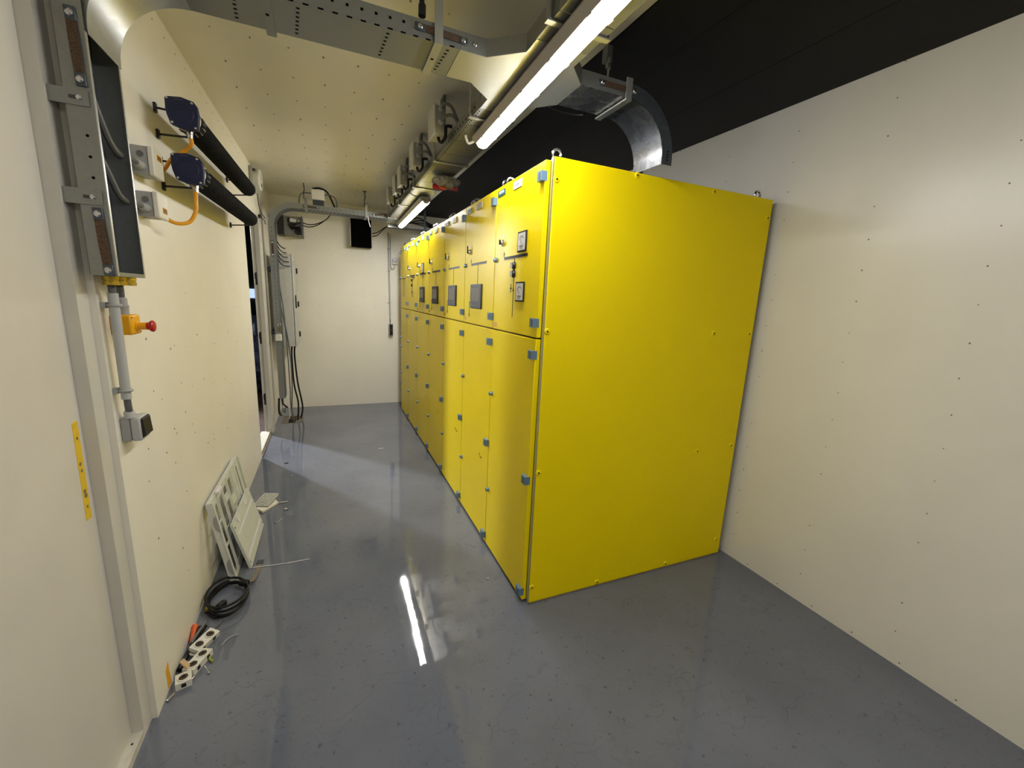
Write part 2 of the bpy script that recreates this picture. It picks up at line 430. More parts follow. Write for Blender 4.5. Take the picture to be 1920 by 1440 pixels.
# ------------------------------------------------------------------ yard seen through the far doorway
b = MB(); b.box(-9, -0.75, 2, 16, -0.4, -0.16); gr = struct('ground_outside', b, 'asphalt')
pm = MB().box(-0.193, 0.193, -0.193, 0.193, -0.05, 0).mesh('paver', smooth=False)
for i in range(5):
    for k in range(13):
        inst('paver', pm, gr, (-0.96-0.4*i, 4.2+0.4*k, -0.11+random.uniform(-.004, .004)), 'paver')
b = MB(); b.box(-6, 0, 12.5, 12.7, -0.4, 4.5); hw = thing('neighbour_building', 'dark building wall with a lit window seen through the doorway', 'building', (-3, 12.6, -0.16))
part('wall', b, 'dark_wall', hw)
b = MB(); b.box(-2.6, -1.5, 12.44, 12.5, 1.37, 1.60); p = part('window', b, 'window_glow', hw)
for x in (-2.6, -2.05, -1.5):
    b = MB(); b.box(x-0.02, x+0.02, 12.42, 12.445, 1.35, 1.62); part('window_bar', b, 'black', p)
b = MB()
bm = bmesh.new(); bmesh.ops.create_icosphere(bm, subdivisions=4, radius=1)
for v in bm.verts:
    n = v.co.copy(); d = 1+0.10*math.sin(9*n.x+4*n.z)+0.08*math.sin(13*n.y+7*n.x)+0.05*math.sin(21*n.z+n.y*5)
    v.co = Vector((n.x*0.42*d, n.y*0.45*d, max(-0.62, n.z*0.66*d)))
me = bpy.data.meshes.new('wrapped_bundle'); bm.to_mesh(me); bm.free()
o = link('wrapped_bundle', me, 'foil', None, (-1.2, 8.2, 0.515)); o['label'] = 'bundle wrapped in bluish plastic film outside the doorway'; o['category'] = 'bundle'
b = MB(); b.tube(spline([(-1.13, 7.55, -0.11), (-1.15, 7.58, 0.5), (-1.17, 7.7, 1.05), (-1.25, 7.9, 1.2)]), 0.012)
solo('black_hose', b, 'rubber', 'thin black hose standing against the wrapped bundle outside', 'hose')

# ------------------------------------------------------------------ switchgear line-up
XD = 0.905                        # door front plane
ZS = 1.444                        # split between upper and lower door
hinge = MB(); hinge.prism([(0.010, 0), (-0.016, 0), (-0.021, 0.006), (-0.021, 0.042), (-0.016, 0.048), (0.010, 0.048)], 'z', -0.021, 0.021)
hinge_me = hinge.mesh('hinge')                 # x<0 stands proud of the door; y 0..0.048 along the door
cl = MB(); cl.box(-0.0225, -0.0205, 0.012, 0.017, -0.014, 0.014); clip_me = cl.mesh('hinge_slot')
lk = MB(); lk.lathe((0, 0, 0), (-1, 0, 0), [(0, 0.0135), (0.012, 0.0135), (0.017, 0.012), (0.019, 0.006)], 16); lock_me = lk.mesh('lock')
lb = MB(); lb.box(-0.0205, -0.0185, -0.002, 0.002, -0.006, 0.006); lockslot_me = lb.mesh('lock_slot')
ks = MB(); ks.lathe((0, 0, 0), (-1, 0, 0), [(0, 0.018), (0.008, 0.018), (0.012, 0.014), (0.02, 0.013)], 18); key_me = ks.mesh('key_switch')
kt = MB(); kt.box(-0.028, -0.02, -0.003, 0.003, -0.012, 0.014); keytab_me = kt.mesh('key_bit')
kp = MB(); kp.box(-0.002, 0, -0.008, 0.008, -0.012, 0.012); keyplate_me = kp.mesh('key_plate')
kn = MB(); kn.lathe((0, 0, 0), (-1, 0, 0), [(0, 0.021), (0.004, 0.021), (0.006, 0.018), (0.014, 0.016)], 18); knob_me = kn.mesh('selector_knob')
kg = MB(); kg.box(-0.022, -0.014, -0.004, 0.004, -0.015, 0.015); grip_me = kg.mesh('knob_grip')
eb = MB(); eb.torus((0, 0, 0.030), (0, 1, 0), 0.020, 0.0065, 18, 8); eb.lathe((0, 0, 0), (0, 0, 1), [(0, 0.015), (0.006, 0.015), (0.008, 0.009), (0.014, 0.007)], 14); eye_me = eb.mesh('eyebolt')
eb2 = MB(); eb2.torus((0, 0, 0.030), (0.5, 1, 0), 0.020, 0.0065, 18, 8); eb2.lathe((0, 0, 0), (0, 0, 1), [(0, 0.015), (0.006, 0.015), (0.008, 0.009), (0.014, 0.007)], 14); eye_me2 = eb2.mesh('eyebolt')
sc = MB(); sc.lathe((0, 0, 0), (0, -1, 0), [(0, 0.0165), (0.0010, 0.0160), (0.0035, 0.0115), (0.0042, 0.004)], 16); screw_me = sc.mesh('screw')
sd = MB(); sd.cyl((0, -0.0035, 0), (0, -0.0050, 0), 0.0048, 10); drive_me = sd.mesh('screw_drive')
kh = MB(); kh.cyl((0, 0, 0), (-0.004, 0, 0), 0.007, 12); keyhole_me = kh.mesh('key_hole')
PL = ['yellow switchgear cabinet nearest the camera with two square meters and a broad side panel',
      'second yellow switchgear cabinet from the camera with a single dark touchscreen',
      'third yellow switchgear cabinet from the camera, right of the glare band, with dark touchscreen',
      'fourth yellow switchgear cabinet from the camera, middle of the row, with dark touchscreen',
      'fifth yellow switchgear cabinet with a small meter above its touchscreen',
      'sixth yellow switchgear cabinet with black fork symbol and no screen',
      'last yellow switchgear cabinet at the far end of the row']
def meter(dr, y, z, tag):
    fr = MB(); fr.box(XD-0.007, XD, y-0.052, y+0.052, z-0.05, z+0.05); part('meter_frame', fr, 'ink', dr, 0.002)
    fc = MB(); fc.box(XD-0.0078, XD-0.0065, y-0.043, y+0.043, z-0.042, z+0.042); part('meter_face', fc, 'meter_face', dr)
    mk = MB(); X0, X1 = XD-0.0084, XD-0.0077
    mk.box(X0, X1, y-0.022, y+0.024, z-0.024, z-0.020)
    mk.box(X0, X1, y-0.012, y+0.016, z-0.033, z-0.030)
    pts = arc((y-0.0, z-0.006), 0.030, math.radians(35), math.radians(145), 8)
    for (a, c), (e, g) in zip(pts, pts[1:]):
        mk.hexa([(X0, a, c), (X1, a, c), (X1, e, g), (X0, e, g)], [(X0, a, c+0.003), (X1, a, c+0.003), (X1, e, g+0.003), (X0, e, g+0.003)])
    mk.hexa([(X0, y+0.001, z-0.012), (X1, y+0.001, z-0.012), (X1, y-0.001, z-0.012), (X0, y-0.001, z-0.012)], [(X0, y+0.020, z+0.014), (X1, y+0.020, z+0.014), (X1, y+0.018, z+0.014), (X0, y+0.018, z+0.014)])
    part('meter_print', mk, 'ink_grey', dr)
def line(dr, y0, y1, z0, z1):
    l = MB(); l.box(XD-0.0015, XD, y0, y1, z0, z1); part('mimic_line', l, 'ink', dr)
for i in range(7):
    y0 = 1.80+0.6*i; y1 = y0+0.6
    grp = 'yellow switchgear cabinets in the row'
    P = thing('switchgear_cabinet', PL[i], 'cabinet', (1.64, (y0+y1)/2, 0), grp)
    body = MB(); body.box(XD+0.034, 2.36, y0+0.001, y1-0.001, 0.03, 2.246); part('body', body, 'galv_dark', P)
    ba = MB(); ba.box(XD+0.045, 2.34, y0+0.002, y1-0.002, 0.0, 0.03); part('plinth', ba, 'black', P)
    ud = MB(); ud.box(XD, XD+0.026, y0+0.003, y1-0.003, ZS+0.004, 2.237); UD = part('upper_door', ud, 'yellow', P, 0.003)
    lo = MB(); lo.box(XD, XD+0.026, y0+0.003, y1-0.003, 0.018, ZS-0.004); LD = part('lower_door', lo, 'yellow', P, 0.003)
    gk = MB(); gk.box(XD+0.027, XD+0.0335, y0+0.004, y1-0.004, 0.03, 2.235); part('door_gasket', gk, 'black', P)
    for z, dr in ((2.170, UD), (1.518, UD), (1.364, LD), (0.714, LD), (0.068, LD)):
        h = inst('hinge', hinge_me, dr, (XD, y0+0.002, z), 'hinge')
        inst('hinge_slot', clip_me, dr, (XD, y0+0.002, z), 'ink_grey')
    for z, dr in ((1.843, UD), (1.048, LD), (0.410, LD)):
        inst('lock', lock_me, dr, (XD, y1-0.030, z), 'hinge'); inst('lock_slot', lockslot_me, dr, (XD, y1-0.030, z), 'ink')
    # name plates
    pb = MB(); pb.box(XD-0.003, XD, y1-0.130, y1-0.024, 2.186, 2.216); part('maker_plate', pb, 'teal', UD)
    text('maker_lettering', 'SIEMENS', 0.020, 'plate', UD, (XD-0.0032, y1-0.077, 2.203), (0, -1, 0), (0, 0, 1))
    pp = MB(); pp.box(XD-0.003, XD, y1-0.346, y1-0.240, 2.181, 2.217); part('name_plate', pp, 'plate' if i in (0, 4, 5) else 'plate_grey', UD)
    text('name_lettering', ['=K00P1', '6', '5', '4', '3', '2', '1'][i], 0.018, 'ink_grey', UD, (XD-0.0032, y1-0.293, 2.198), (0, -1, 0), (0, 0, 1))
    # key switch
    if i < 6:
        inst('key_plate', keyplate_me, UD, (XD, y1-0.130, 1.964), 'plate_grey')
        inst('key_switch', key_me, UD, (XD, y1-0.130, 1.928), 'steel'); inst('key_bit', keytab_me, UD, (XD, y1-0.130, 1.930), 'ink')
    if 0 < i < 6:
        inst('key', keytab_me, UD, (XD, y1-0.130, 1.952), 'ink')
    # mimic diagram
    if i == 6:
        line(UD, y1-0.42, y1-0.15, 1.822, 1.832); line(UD, y1-0.235, y1-0.230, 1.60, 1.822); line(UD, y1-0.340, y1-0.335, 1.60, 1.822)
    else:
        line(UD, y1-0.455, y1-0.150, 1.837, 1.851)
        line(UD, y1-0.148, y1-0.144, 1.851, 1.880); line(UD, y1-0.158, y1-0.134, 1.866, 1.869)
        if i == 0:
            line(UD, y1-0.297, y1-0.292, 1.530, 1.838)
            for z in (1.799, 1.757):
                inst('selector_knob', knob_me, UD, (XD, y1-0.294, z), 'black'); inst('knob_grip', grip_me, UD, (XD, y1-0.294, z), 'grey_plastic')
            line(UD, y1-0.262, y1-0.258, 1.660, 1.705); line(UD, y1-0.272, y1-0.248, 1.679, 1.685)
            tr = MB(); tr.prism([(y1-0.303, 1.668), (y1-0.286, 1.668), (y1-0.294, 1.690)], 'x', XD-0.002, XD); part('mimic_arrow', tr, 'ink', UD)
            meter(UD, 2.012, 1.911, 0); meter(UD, 2.012, 1.664, 0)
            st = MB(); st.box(XD-0.0008, XD, y1-0.070, y1-0.014, 1.462, 1.488); part('sticker', st, 'sticker', UD)
        elif i == 5:
            line(UD, y1-0.288, y1-0.282, 1.66, 1.838)
            for z in (1.800, 1.740): inst('selector_knob', knob_me, UD, (XD, y1-0.285, z), 'black')
            line(UD, y1-0.43, y1-0.30, 1.818, 1.828); line(UD, y1-0.335, y1-0.235, 1.656, 1.662)
            line(UD, y1-0.238, y1-0.233, 1.60, 1.66); line(UD, y1-0.337, y1-0.332, 1.60, 1.66)
        else:
            line(UD, y1-0.296, y1-0.291, 1.712, 1.838)
            sf = MB(); sf.box(XD-0.010, XD, y1-0.392, y1-0.168, 1.553, 1.713); part('screen_frame', sf, 'screen_frame', UD, 0.004)
            sg = MB(); sg.box(XD-0.0110, XD-0.0095, y1-0.360, y1-0.196, 1.600, 1.686); part('screen_glass', sg, 'screen', UD)
            sb = MB()
            for q in range(5): sb.box(XD-0.0108, XD-0.0098, y1-0.350+0.033*q, y1-0.335+0.033*q, 1.570, 1.580)
            part('screen_buttons', sb, 'ink_grey', UD)
            line(UD, y1-0.168, y1-0.122, 1.588, 1.594); line(UD, y1-0.126, y1-0.121, 1.500, 1.594)
            tr = MB(); tr.prism([(y1-0.134, 1.512), (y1-0.114, 1.512), (y1-0.124, 1.490)], 'x', XD-0.002, XD); part('mimic_arrow', tr, 'ink', UD)
            st = MB(); st.box(XD-0.0008, XD, y1-0.066, y1-0.014, 1.466, 1.488); part('sticker', st, 'sticker', UD)
            if i == 4: meter(UD, y1-0.300, 1.900, 0)
            for dy, dz in ((0.165, 0.582), (0.128, 0.570)): inst('key_hole', keyhole_me, LD, (XD, y0+dy, dz), 'brass')
            inst('key_hole', keyhole_me, LD, (XD+0.002, y0+0.150, 0.568), 'ink')
    for x, y, me in ((0.972, y0+0.03, eye_me), (0.972, y1-0.035, eye_me2), (2.29, y0+0.03, eye_me)):
        inst('eyebolt', me, P, (x, y, 2.246), 'steel')
    if i == 0:
        sp = MB(); sp.box(0.936, 2.362, 1.779, 1.7985, 0.008, 2.2495); SP = part('side_panel', sp, 'yellow_side', P, 0.004)
        ed = MB(); ed.box(0.9305, 0.9355, 1.7815, 1.799, 0.0, 2.247); part('panel_edge', ed, 'galv_bright', P)
        bt = MB(); bt.box(0.9365, 2.36, 1.7765, 1.799, 0.0, 0.0075); part('floor_rail', bt, 'hatch', P)
        for x, z in ((0.951, 2.156), (1.388, 2.236), (1.898, 2.231), (2.334, 2.148), (0.950, 1.481), (2.037, 1.484), (2.329, 1.484),
                     (0.949, 0.763), (2.035, 0.766), (2.323, 0.775), (0.951, 0.102), (1.378, 0.028), (1.893, 0.030), (2.318, 0.112)):
            inst('screw', screw_me, SP, (x, 1.779, z), 'yellow_side'); inst('screw_drive', drive_me, SP, (x, 1.779, z), 'ink')
    if i == 6:
        sp = MB(); sp.box(0.915, 2.362, 6.0015, 6.02, 0.008, 2.2495); part('side_panel', sp, 'yellow_side', P, 0.004)
        for z in (1.84, 0.92, 2.17, 0.55): inst('lock', lock_me, P, (XD, 5.985, z), 'black')

# ------------------------------------------------------------------ luminaires
def luminaire(x0, x1, ya, yb, label, cable=False, glow='diffuser'):
    zj = 2.463
    L = thing('luminaire', label, 'lamp', ((x0+x1)/2, (ya+yb)/2, 2.425), 'tubular luminaires under the long cable tray')
    def sec(poly, a, c, inset=0.0):
        m = MB(); n = len(poly); vs = []
        for y in (a, c):
            t = (y-ya)/(yb-ya); cx = x0+(x1-x0)*t
            vs += [(cx+p[0], y, zj+p[1]) for p in poly]
        return m.add(vs, [(k, (k+1) % n, n+(k+1) % n, n+k) for k in range(n)] + [tuple(reversed(range(n))), tuple(range(n, 2*n))])
    bodyp = [(-0.058, 0.012), (-0.036, -0.014), (0.036, -0.014), (0.044, 0.010), (0.036, 0.028), (-0.050, 0.028)]
    diff = [(-0.0305, -0.0145), (-0.0295, -0.020), (-0.025, -0.027), (-0.016, -0.033), (0, -0.036), (0.016, -0.033), (0.025, -0.027), (0.0295, -0.020), (0.0305, -0.0145)]
    part('housing', sec(bodyp, ya, yb), 'lamp_body', L)
    part('diffuser', sec(diff, ya+0.012, yb-0.012), glow, L)
    for a, c in ((ya-0.002, ya+0.011), (yb-0.011, yb+0.002)):
        part('end_cap', sec([(p[0]*0.92, p[1]*0.9-0.001) for p in diff], a, c), 'white_plastic', L)
    k = 0
    for t in (0.08, 0.25, 0.42, 0.58, 0.75, 0.92):
        y = ya+(yb-ya)*t; cx = x0+(x1-x0)*t
        for sx in (-1, 1):
            m = MB(); m.box(cx+sx*0.0345-0.0035, cx+sx*0.0345+0.0035, y-0.012, y+0.012, zj-0.019, zj-0.006); part('clip', m, 'lamp_body', L)
    if cable:
        m = MB(); m.tube(spline([(x0-0.02, ya+0.0, zj+0.0), (x0-0.05, ya-0.04, zj+0.006), (x0-0.13, ya-0.06, zj+0.012), (x0-0.162, ya-0.05, zj+0.05), (x0-0.165, ya-0.03, zj+0.115)]), 0.004); part('supply_cable', m, 'cable_grey', L)
    else:
        m = MB(); m.tube(spline([(x1-0.03, yb-0.01, zj+0.008), (x1-0.06, yb+0.035, zj-0.005), (x1-0.075, yb+0.04, zj+0.012), (x1-0.085, yb+0.03, zj+0.031)]), 0.007); part('supply_cable', m, 'white_plastic', L)
    return L
luminaire(0.752, 0.804, 0.83, 2.400, 'long bright tube luminaire close overhead, above the nearest cabinet', False, 'diffuser_near')
luminaire(0.832, 0.850, 4.00, 5.57, 'far bright tube luminaire below the tray near the end wall', True, 'diffuser_far')
luminaire(0.76, 0.76, -1.95, -0.38, 'tube luminaire behind the camera, out of view')

# ------------------------------------------------------------------ cable trays
TZ, TH = 2.50, 0.06
def strip(mb, pts, z0, z1, th=0.0015):
    for (xa, ya), (xb, yb) in zip(pts, pts[1:]):
        d = Vector((xb-xa, yb-ya, 0)).normalized(); n = Vector((-d.y, d.x, 0))*th
        a = Vector((xa, ya, z0)); c = Vector((xb, yb, z0)); h = Vector((0, 0, z1-z0))
        mb.hexa([a, c, c+n, a+n], [a+h, c+h, c+n+h, a+n+h])
    return mb
def braid(T, p, d, up, out, length=0.165):
    # flat copper strap with lug and bolt at each end; p start, d direction, out = outward normal
    p = Vector(p); d = Vector(d); up = Vector(up); out = Vector(out); wv = up*0.022
    pts = []
    for k in range(13):
        t = k/12; pts.append(p + d*(0.016+(length-0.032)*t) + out*(0.0015+0.003*math.sin(PI*t)) - up*0.011)
    m = MB(); m.sheet(pts, wv, 0.003); B = part('bonding_braid', m, 'copper', T)
    for e in (0.0, length):
        c = p + d*e
        m = MB(); m.obox(c+out*0.003, d, up, out, 0.017, 0.012, 0.003); part('lug', m, 'galv_dark', B, 0.002)
        m = MB(); m.lathe(c+out*0.005, out, [(0, 0.009), (0.004, 0.009), (0.007, 0.005)], 10); part('lug_bolt', m, 'steel', B)

# long tray above the luminaires, with its four-way fitting
T1 = thing('cable_tray', 'long galvanised cable tray running overhead along the room above the luminaires', 'cable tray', (0.785, 2.0, TZ), 'galvanised cable trays')
for a, c in ((YN+0.05, 1.325), (1.33, 1.49), (2.092, 5.77)):
    m = MB(); m.box(0.685, 0.888, a, c, TZ, TZ+0.0015); part('tray_base', m, 'galv', T1)
    for x in (0.685, 0.8865):
        m = MB(); m.box(x, x+0.0015, a, c, TZ+0.0015, TZ+TH); part('tray_side', m, 'galv', T1)
        m = MB(); m.box(x-0.001 if x < 0.7 else x-0.010, x+0.011 if x < 0.7 else x+0.002, a, c, TZ+TH, TZ+TH+0.002); part('tray_lip', m, 'galv_bright', T1)
poly = [(.687, 1.49), (.888, 1.49), (.888, 1.58), (.985, 1.682), (.985, 1.885), (.888, 1.985), (.888, 2.09), (.687, 2.09), (.687, 1.99), (.575, 1.883), (.47, 1.883), (.47, 1.677), (.57, 1.677), (.687, 1.575)]
m = MB(); m.prism(poly, 'z', TZ-0.001, TZ+0.001); part('cross_fitting', m, 'galv_bright', T1)
for pts in ([(.47, 1.677), (.57, 1.677), (.687, 1.575), (.687, 1.49)], [(.687, 2.09), (.687, 1.99), (.575, 1.883), (.47, 1.883)],
            [(.888, 1.49), (.888, 1.58), (.985, 1.682)], [(.985, 1.885), (.888, 1.985), (.888, 2.09)]):
    m = MB(); strip(m, pts, TZ+0.001, TZ+TH); part('fitting_side', m, 'galv', T1)
# perforations
m = MB()
for k in range(150):
    y = 2.12+0.025*k
    if y < 5.7: m.box(0.690, 0.697, y, y+0.010, TZ-0.0006, TZ)
for r in range(16):
    y = 2.30+0.25*r
    if y > 5.7: break
    for q in range(9): m.box(0.705+0.02*q, 0.713+0.02*q, y, y+0.005, TZ-0.0006, TZ)
for k in range(60):
    y = 2.16+0.05*k; m.box(0.6843, 0.685, y, y+0.012, TZ+0.022, TZ+0.034)
part('perforations', m, 'hole', T1, kind='stuff')
# strap hangers
for y in (-1.6, 0.2, 1.37, 2.19, 2.975, 3.745, 4.55, 5.36):
    m = MB(); m.prism([(0.666, 2.493), (0.905, 2.493), (0.905, 2.512), (0.900, 2.512), (0.900, 2.498), (0.680, 2.498), (0.676, 2.502), (0.676, 2.762), (0.670, 2.762), (0.670, 2.500)], 'y', y, y+0.024)
    part('strap_hanger', m, 'galv_bright', T1)
# cables lying in the long tray
for k, (x, rr) in enumerate(((0.715, 0.009), (0.74, 0.011), (0.77, 0.008), (0.80, 0.012), (0.835, 0.009))):
    pts = [(x+0.012*math.sin(1.3*j+k), 2.1+0.32*j, TZ+0.012+0.012*(j % 3 == k % 3)) for j in range(12)]
    m = MB(); m.tube(spline(pts, 4), rr, 6); part('laid_cable', m, 'cable_grey' if k % 2 else 'rubber', T1)

# cross tray to the left wall with its elbow
T2 = thing('cable_tray', 'galvanised cable tray crossing overhead to the left wall with a downward elbow', 'cable tray', (0.05, 1.78, TZ), 'galvanised cable trays')
CX = -0.38
m = MB(); m.box(CX, 0.469, 1.677, 1.883, TZ, TZ+0.0015); part('tray_base', m, 'galv', T2)
for y in (1.677, 1.8815):
    m = MB(); m.box(CX, 0.469, y, y+0.0015, TZ+0.0015, TZ+TH); part('tray_side', m, 'galv', T2)
def elbow(Tp, cx, cz, r, a0, a1, ya, yb, tail, mbase, mside):
    pts = arc((cx, cz), r, a0, a1, 16); po = arc((cx, cz), r+TH, a0, a1, 16)
    if tail: pts = pts+[(pts[-1][0], tail)]; po = po+[(po[-1][0], tail)]
    m = MB(); m.sheet([(p[0], ya, p[1]) for p in pts], (0, yb-ya, 0), 0.0015); part('elbow_base', m, mbase, Tp)
    for y in (ya, yb-0.0015):
        m = MB(); m.prism(pts+po[::-1], 'y', y, y+0.0015); part('elbow_side', m, mside, Tp)
elbow(T2, CX, 2.30, 0.20, PI/2, PI, 1.677, 1.883, 2.283, 'galv_bright', 'galv')
m = MB()
for k in range(18):
    x = -0.30+0.043*k; m.box(x, x+0.017, 1.6763, 1.6770, TZ+0.0005, TZ+0.0055)
for k in range(8):
    x = -0.05+0.045*k; m.box(x, x+0.009, 1.6763, 1.6770, TZ+0.032, TZ+0.040)
for x in (-0.24, -0.062, 0.215, 0.425):
    for q in range(7): m.box(x-0.002*q, x+0.010-0.002*q, 1.70+0.025*q, 1.707+0.025*q, TZ-0.0007, TZ)
part('perforations', m, 'hole', T2, kind='stuff')
for x, bright in ((0.374, 'galv_bright'), (-0.165, 'galv')):
    m = MB(); m.prism([(1.665, 2.494), (1.905, 2.494), (1.905, 2.512), (1.901, 2.512), (1.901, 2.498), (1.675, 2.498), (1.671, 2.502), (1.671, 2.778), (1.665, 2.778)], 'x', x, x+0.030)
    H = part('strap_hanger', m, bright, T2)
    m = MB(); m.box(x+0.010, x+0.020, 1.77, 1.78, 2.4932, 2.494); part('hanger_slot', m, 'hole', H)
m = MB(); m.cyl((0.335, 1.69, 2.60), (0.325, 1.69, 2.78), 0.009, 12); m.cyl((0.334, 1.69, 2.575), (0.335, 1.69, 2.61), 0.013, 12); part('threaded_rod', m, 'black', T2)
braid(T2, (0.325, 1.677, 2.534), (1, 0, -0.03), (0, 0, 1), (0, -1, 0), 0.155)
m = MB(); m.lathe((0.525, 1.677, 2.53), (0, -1, 0), [(0, 0.008), (0.004, 0.008), (0.006, 0.005)], 10); part('bolt', m, 'steel', T1)

# right branch dropping into the nearest cabinet
T3 = thing('cable_tray', 'short galvanised tray curving down onto the top of the nearest cabinet', 'cable tray', (1.2, 1.78, 2.27), 'galvanised cable trays')
m = MB(); m.box(0.986, 1.235, 1.682, 1.885, TZ, TZ+0.0015); part('tray_base', m, 'galv_elbow', T3)
for y in (1.682, 1.8835):
    m = MB(); m.box(0.986, 1.235, y, y+0.0015, TZ+0.0015, TZ+TH); part('tray_side', m, 'galv', T3)
elbow(T3, 1.237, 2.295, 0.205, PI/2, 0.0, 1.682, 1.885, 2.272, 'galv_elbow', 'galv_dark')
m = MB(); m.prism([(1.671, 2.488), (1.905, 2.488), (1.905, 2.494), (1.677, 2.494), (1.677, 2.575), (1.671, 2.575)], 'x', 1.205, 1.235); part('strap_hanger', m, 'galv_bright', T3)
m = MB(); m.tube([(1.05+0.09*math.cos(t), 1.905+0.03*math.sin(t), 2.497) for t in [PI*k/10 for k in range(11)]], 0.004, 6); part('cable_tie', m, 'rubber', T3)
braid(T3, (1.085, 1.682, 2.530), (1, 0, 0.0), (0, 0, 1), (0, -1, 0), 0.165)
m = MB(); m.box(1.178, 1.205, 1.80, 1.84, 2.690, 2.7515); part('ceiling_clamp', m, 'galv', T3)
m = MB(); m.cyl((1.19, 1.80, 2.575), (1.19, 1.80, 2.70), 0.005, 8); part('threaded_rod', m, 'steel', T3)
m = MB(); m.cyl((1.19, 1.80, 2.655), (1.19, 1.80, 2.675), 0.014, 6); part('rod_nut', m, 'steel', T3)
m = MB(); m.box(1.16, 1.225, 1.78, 1.81, 2.590, 2.600); part('rod_plate', m, 'galv_bright', T3)
m = MB()
for q in range(4): m.box(1.470+0.0*q, 1.478, 1.6813, 1.6822, 2.290+0.012*q, 2.296+0.012*q)
part('perforations', m, 'hole', T3, kind='stuff')

# vertical tray on the left wall
VX0, VX1, VY0, VY1, VZ0, VZ1 = -0.645, -0.582, 1.664, 1.874, 1.638, 2.40
T4 = thing('cable_tray', 'vertical open cable tray with dark inside on the left wall beside the near door', 'cable tray', (-0.61, 1.787, VZ0), 'galvanised cable trays')
m = MB(); m.box(VX0, VX0+0.0015, VY0, VY1, VZ0, VZ1); part('tray_base', m, 'galv_dark', T4)
m = MB(); m.box(VX0+0.0015, VX1, VY0, VY0+0.0015, VZ0, VZ1); part('tray_side', m, 'galv', T4)
m = MB(); m.box(VX0+0.0015, VX1, VY1-0.0015, VY1, VZ0, VZ1); part('tray_side', m, 'galv', T4)
for y in (VY0, VY1-0.010):
    m = MB(); m.box(VX1, VX1+0.002, y, y+0.010, VZ0, 2.283 if y < 1.8 else 2.283); part('tray_lip', m, 'galv_bright', T4)
m = MB(); m.box(VX0+0.002, VX1-0.0005, VY0+0.0016, VY1-0.0016, VZ0, VZ0+0.0015); part('end_plate', m, 'galv', T4)
m = MB(); m.box(VX1, VX1+0.002, VY0+0.010, VY1-0.010, VZ0, VZ0+0.012); part('end_lip', m, 'galv', T4)
# slots letting the wall show through read as pale dashes, bolts beside them
for k in range(11):
    z = 1.66+0.055*k
    m = MB(); m.box(VX0+0.0016, VX0+0.0022, VY0+0.055, VY0+0.060, z, z+0.020); part('slot', m, 'conduit', T4)
for k in range(7):
    z = 1.66+0.075*k
    for dy in (0.128,):
        m = MB(); m.lathe((VX0+0.0015, VY0+dy, z), (1, 0, 0), [(0, 0.006), (0.003, 0.006), (0.005, 0.003)], 8); part('bolt', m, 'steel', T4)
m = MB()
for z in (2.02, 1.965, 1.91):
    m.cyl((-0.606, VY0-0.0006, z), (-0.606, VY0, z), 0.004, 8)
part('perforations', m, 'hole', T4, kind='stuff')
for z0, z1 in ((2.094, 2.134), (1.836, 1.878)):
    m = MB(); m.prism([(-0.676, VY0-0.004), (-0.591, VY0-0.004), (-0.591, VY0-0.001), (-0.650, VY0-0.001), (-0.656, VY0+0.004), (-0.676, VY0+0.004)], 'z', z0, z1)
    B = part('wall_bracket', m, 'galv', T4)
    zc = (z0+z1)/2
    m = MB(); m.box(-0.633, -0.607, VY0-0.0052, VY0-0.004, zc-0.005, zc+0.004); part('bracket_slot', m, 'ink_grey', B)
    m = MB(); m.lathe((-0.611, VY0-0.004, zc), (0, -1, 0), [(0, 0.007), (0.004, 0.007), (0.006, 0.004)], 10); part('bracket_bolt', m, 'steel', B)
braid(T4, (-0.606, VY0, 2.318), (0.02, 0, -1), (1, 0, 0), (0, -1, 0), 0.158)
braid(T4, (-0.606, VY0, 1.812), (0.04, 0, -1), (1, 0, 0), (0, -1, 0), 0.158)
for k, (za, zb, ys) in enumerate(((2.30, 2.035, 0.03), (2.06, 1.895, 0.03), (1.95, 1.65, 0.018), (2.2, 1.65, 0.010))):
    if k < 2: pts = [(-0.62, VY0+0.012, za), (-0.612, VY0+0.02, (za+zb)/2+0.06), (-0.602, VY0+0.085, zb+0.05), (-0.604, VY0+0.15, zb), (-0.604, VY1-0.004, zb-0.012)]
    else: pts = [(-0.62, VY0+ys, za), (-0.618, VY0+ys+0.006, (za+zb)/2), (-0.614, VY0+ys+0.012, zb)]
    m = MB(); m.tube(spline(pts), 0.0095 if k < 2 else 0.008, 8); part('laid_cable', m, 'cable_grey', T4)
for y, x in ((1.722, -0.620), (1.775, -0.618), (1.80, -0.604)):
    m = MB(); m.lathe((x, y, VZ0), (0, 0, -1), [(0, 0.021), (0.011, 0.021), (0.012, 0.018), (0.015, 0.018), (0.016, 0.021), (0.027, 0.020)], 12); part('cable_gland', m, 'brass', T4)

# far tray: vertical run, elbow, crossing to the long tray
T5 = thing('cable_tray', 'narrow galvanised tray rising beside the far doorway and bending along the end wall', 'cable tray', (-0.55, 5.55, 0.35), 'galvanised cable trays')
FY0, FY1, FX = 5.47, 5.67, -0.519
m = MB(); m.box(FX, FX+0.0015, FY0, FY1, 0.36, 2.30); part('tray_base', m, 'galv_dark', T5)
for y in (FY0, FY1-0.0015):
    m = MB(); m.box(FX-TH, FX, y, y+0.0015, 0.36, 2.30); part('tray_side', m, 'galv', T5)
elbow(T5, FX+0.20, 2.30, 0.20, PI, PI/2, FY0, FY1, None, 'galv_dark', 'galv')
m = MB(); m.box(FX+0.20, 0.684, FY0, FY1, TZ, TZ+0.0015); part('tray_base', m, 'galv_dark', T5)
for y in (FY0, FY1-0.0015):
    m = MB(); m.box(FX+0.20, 0.684, y, y+0.0015, TZ+0.0015, TZ+TH); part('tray_side', m, 'galv', T5)
m = MB()
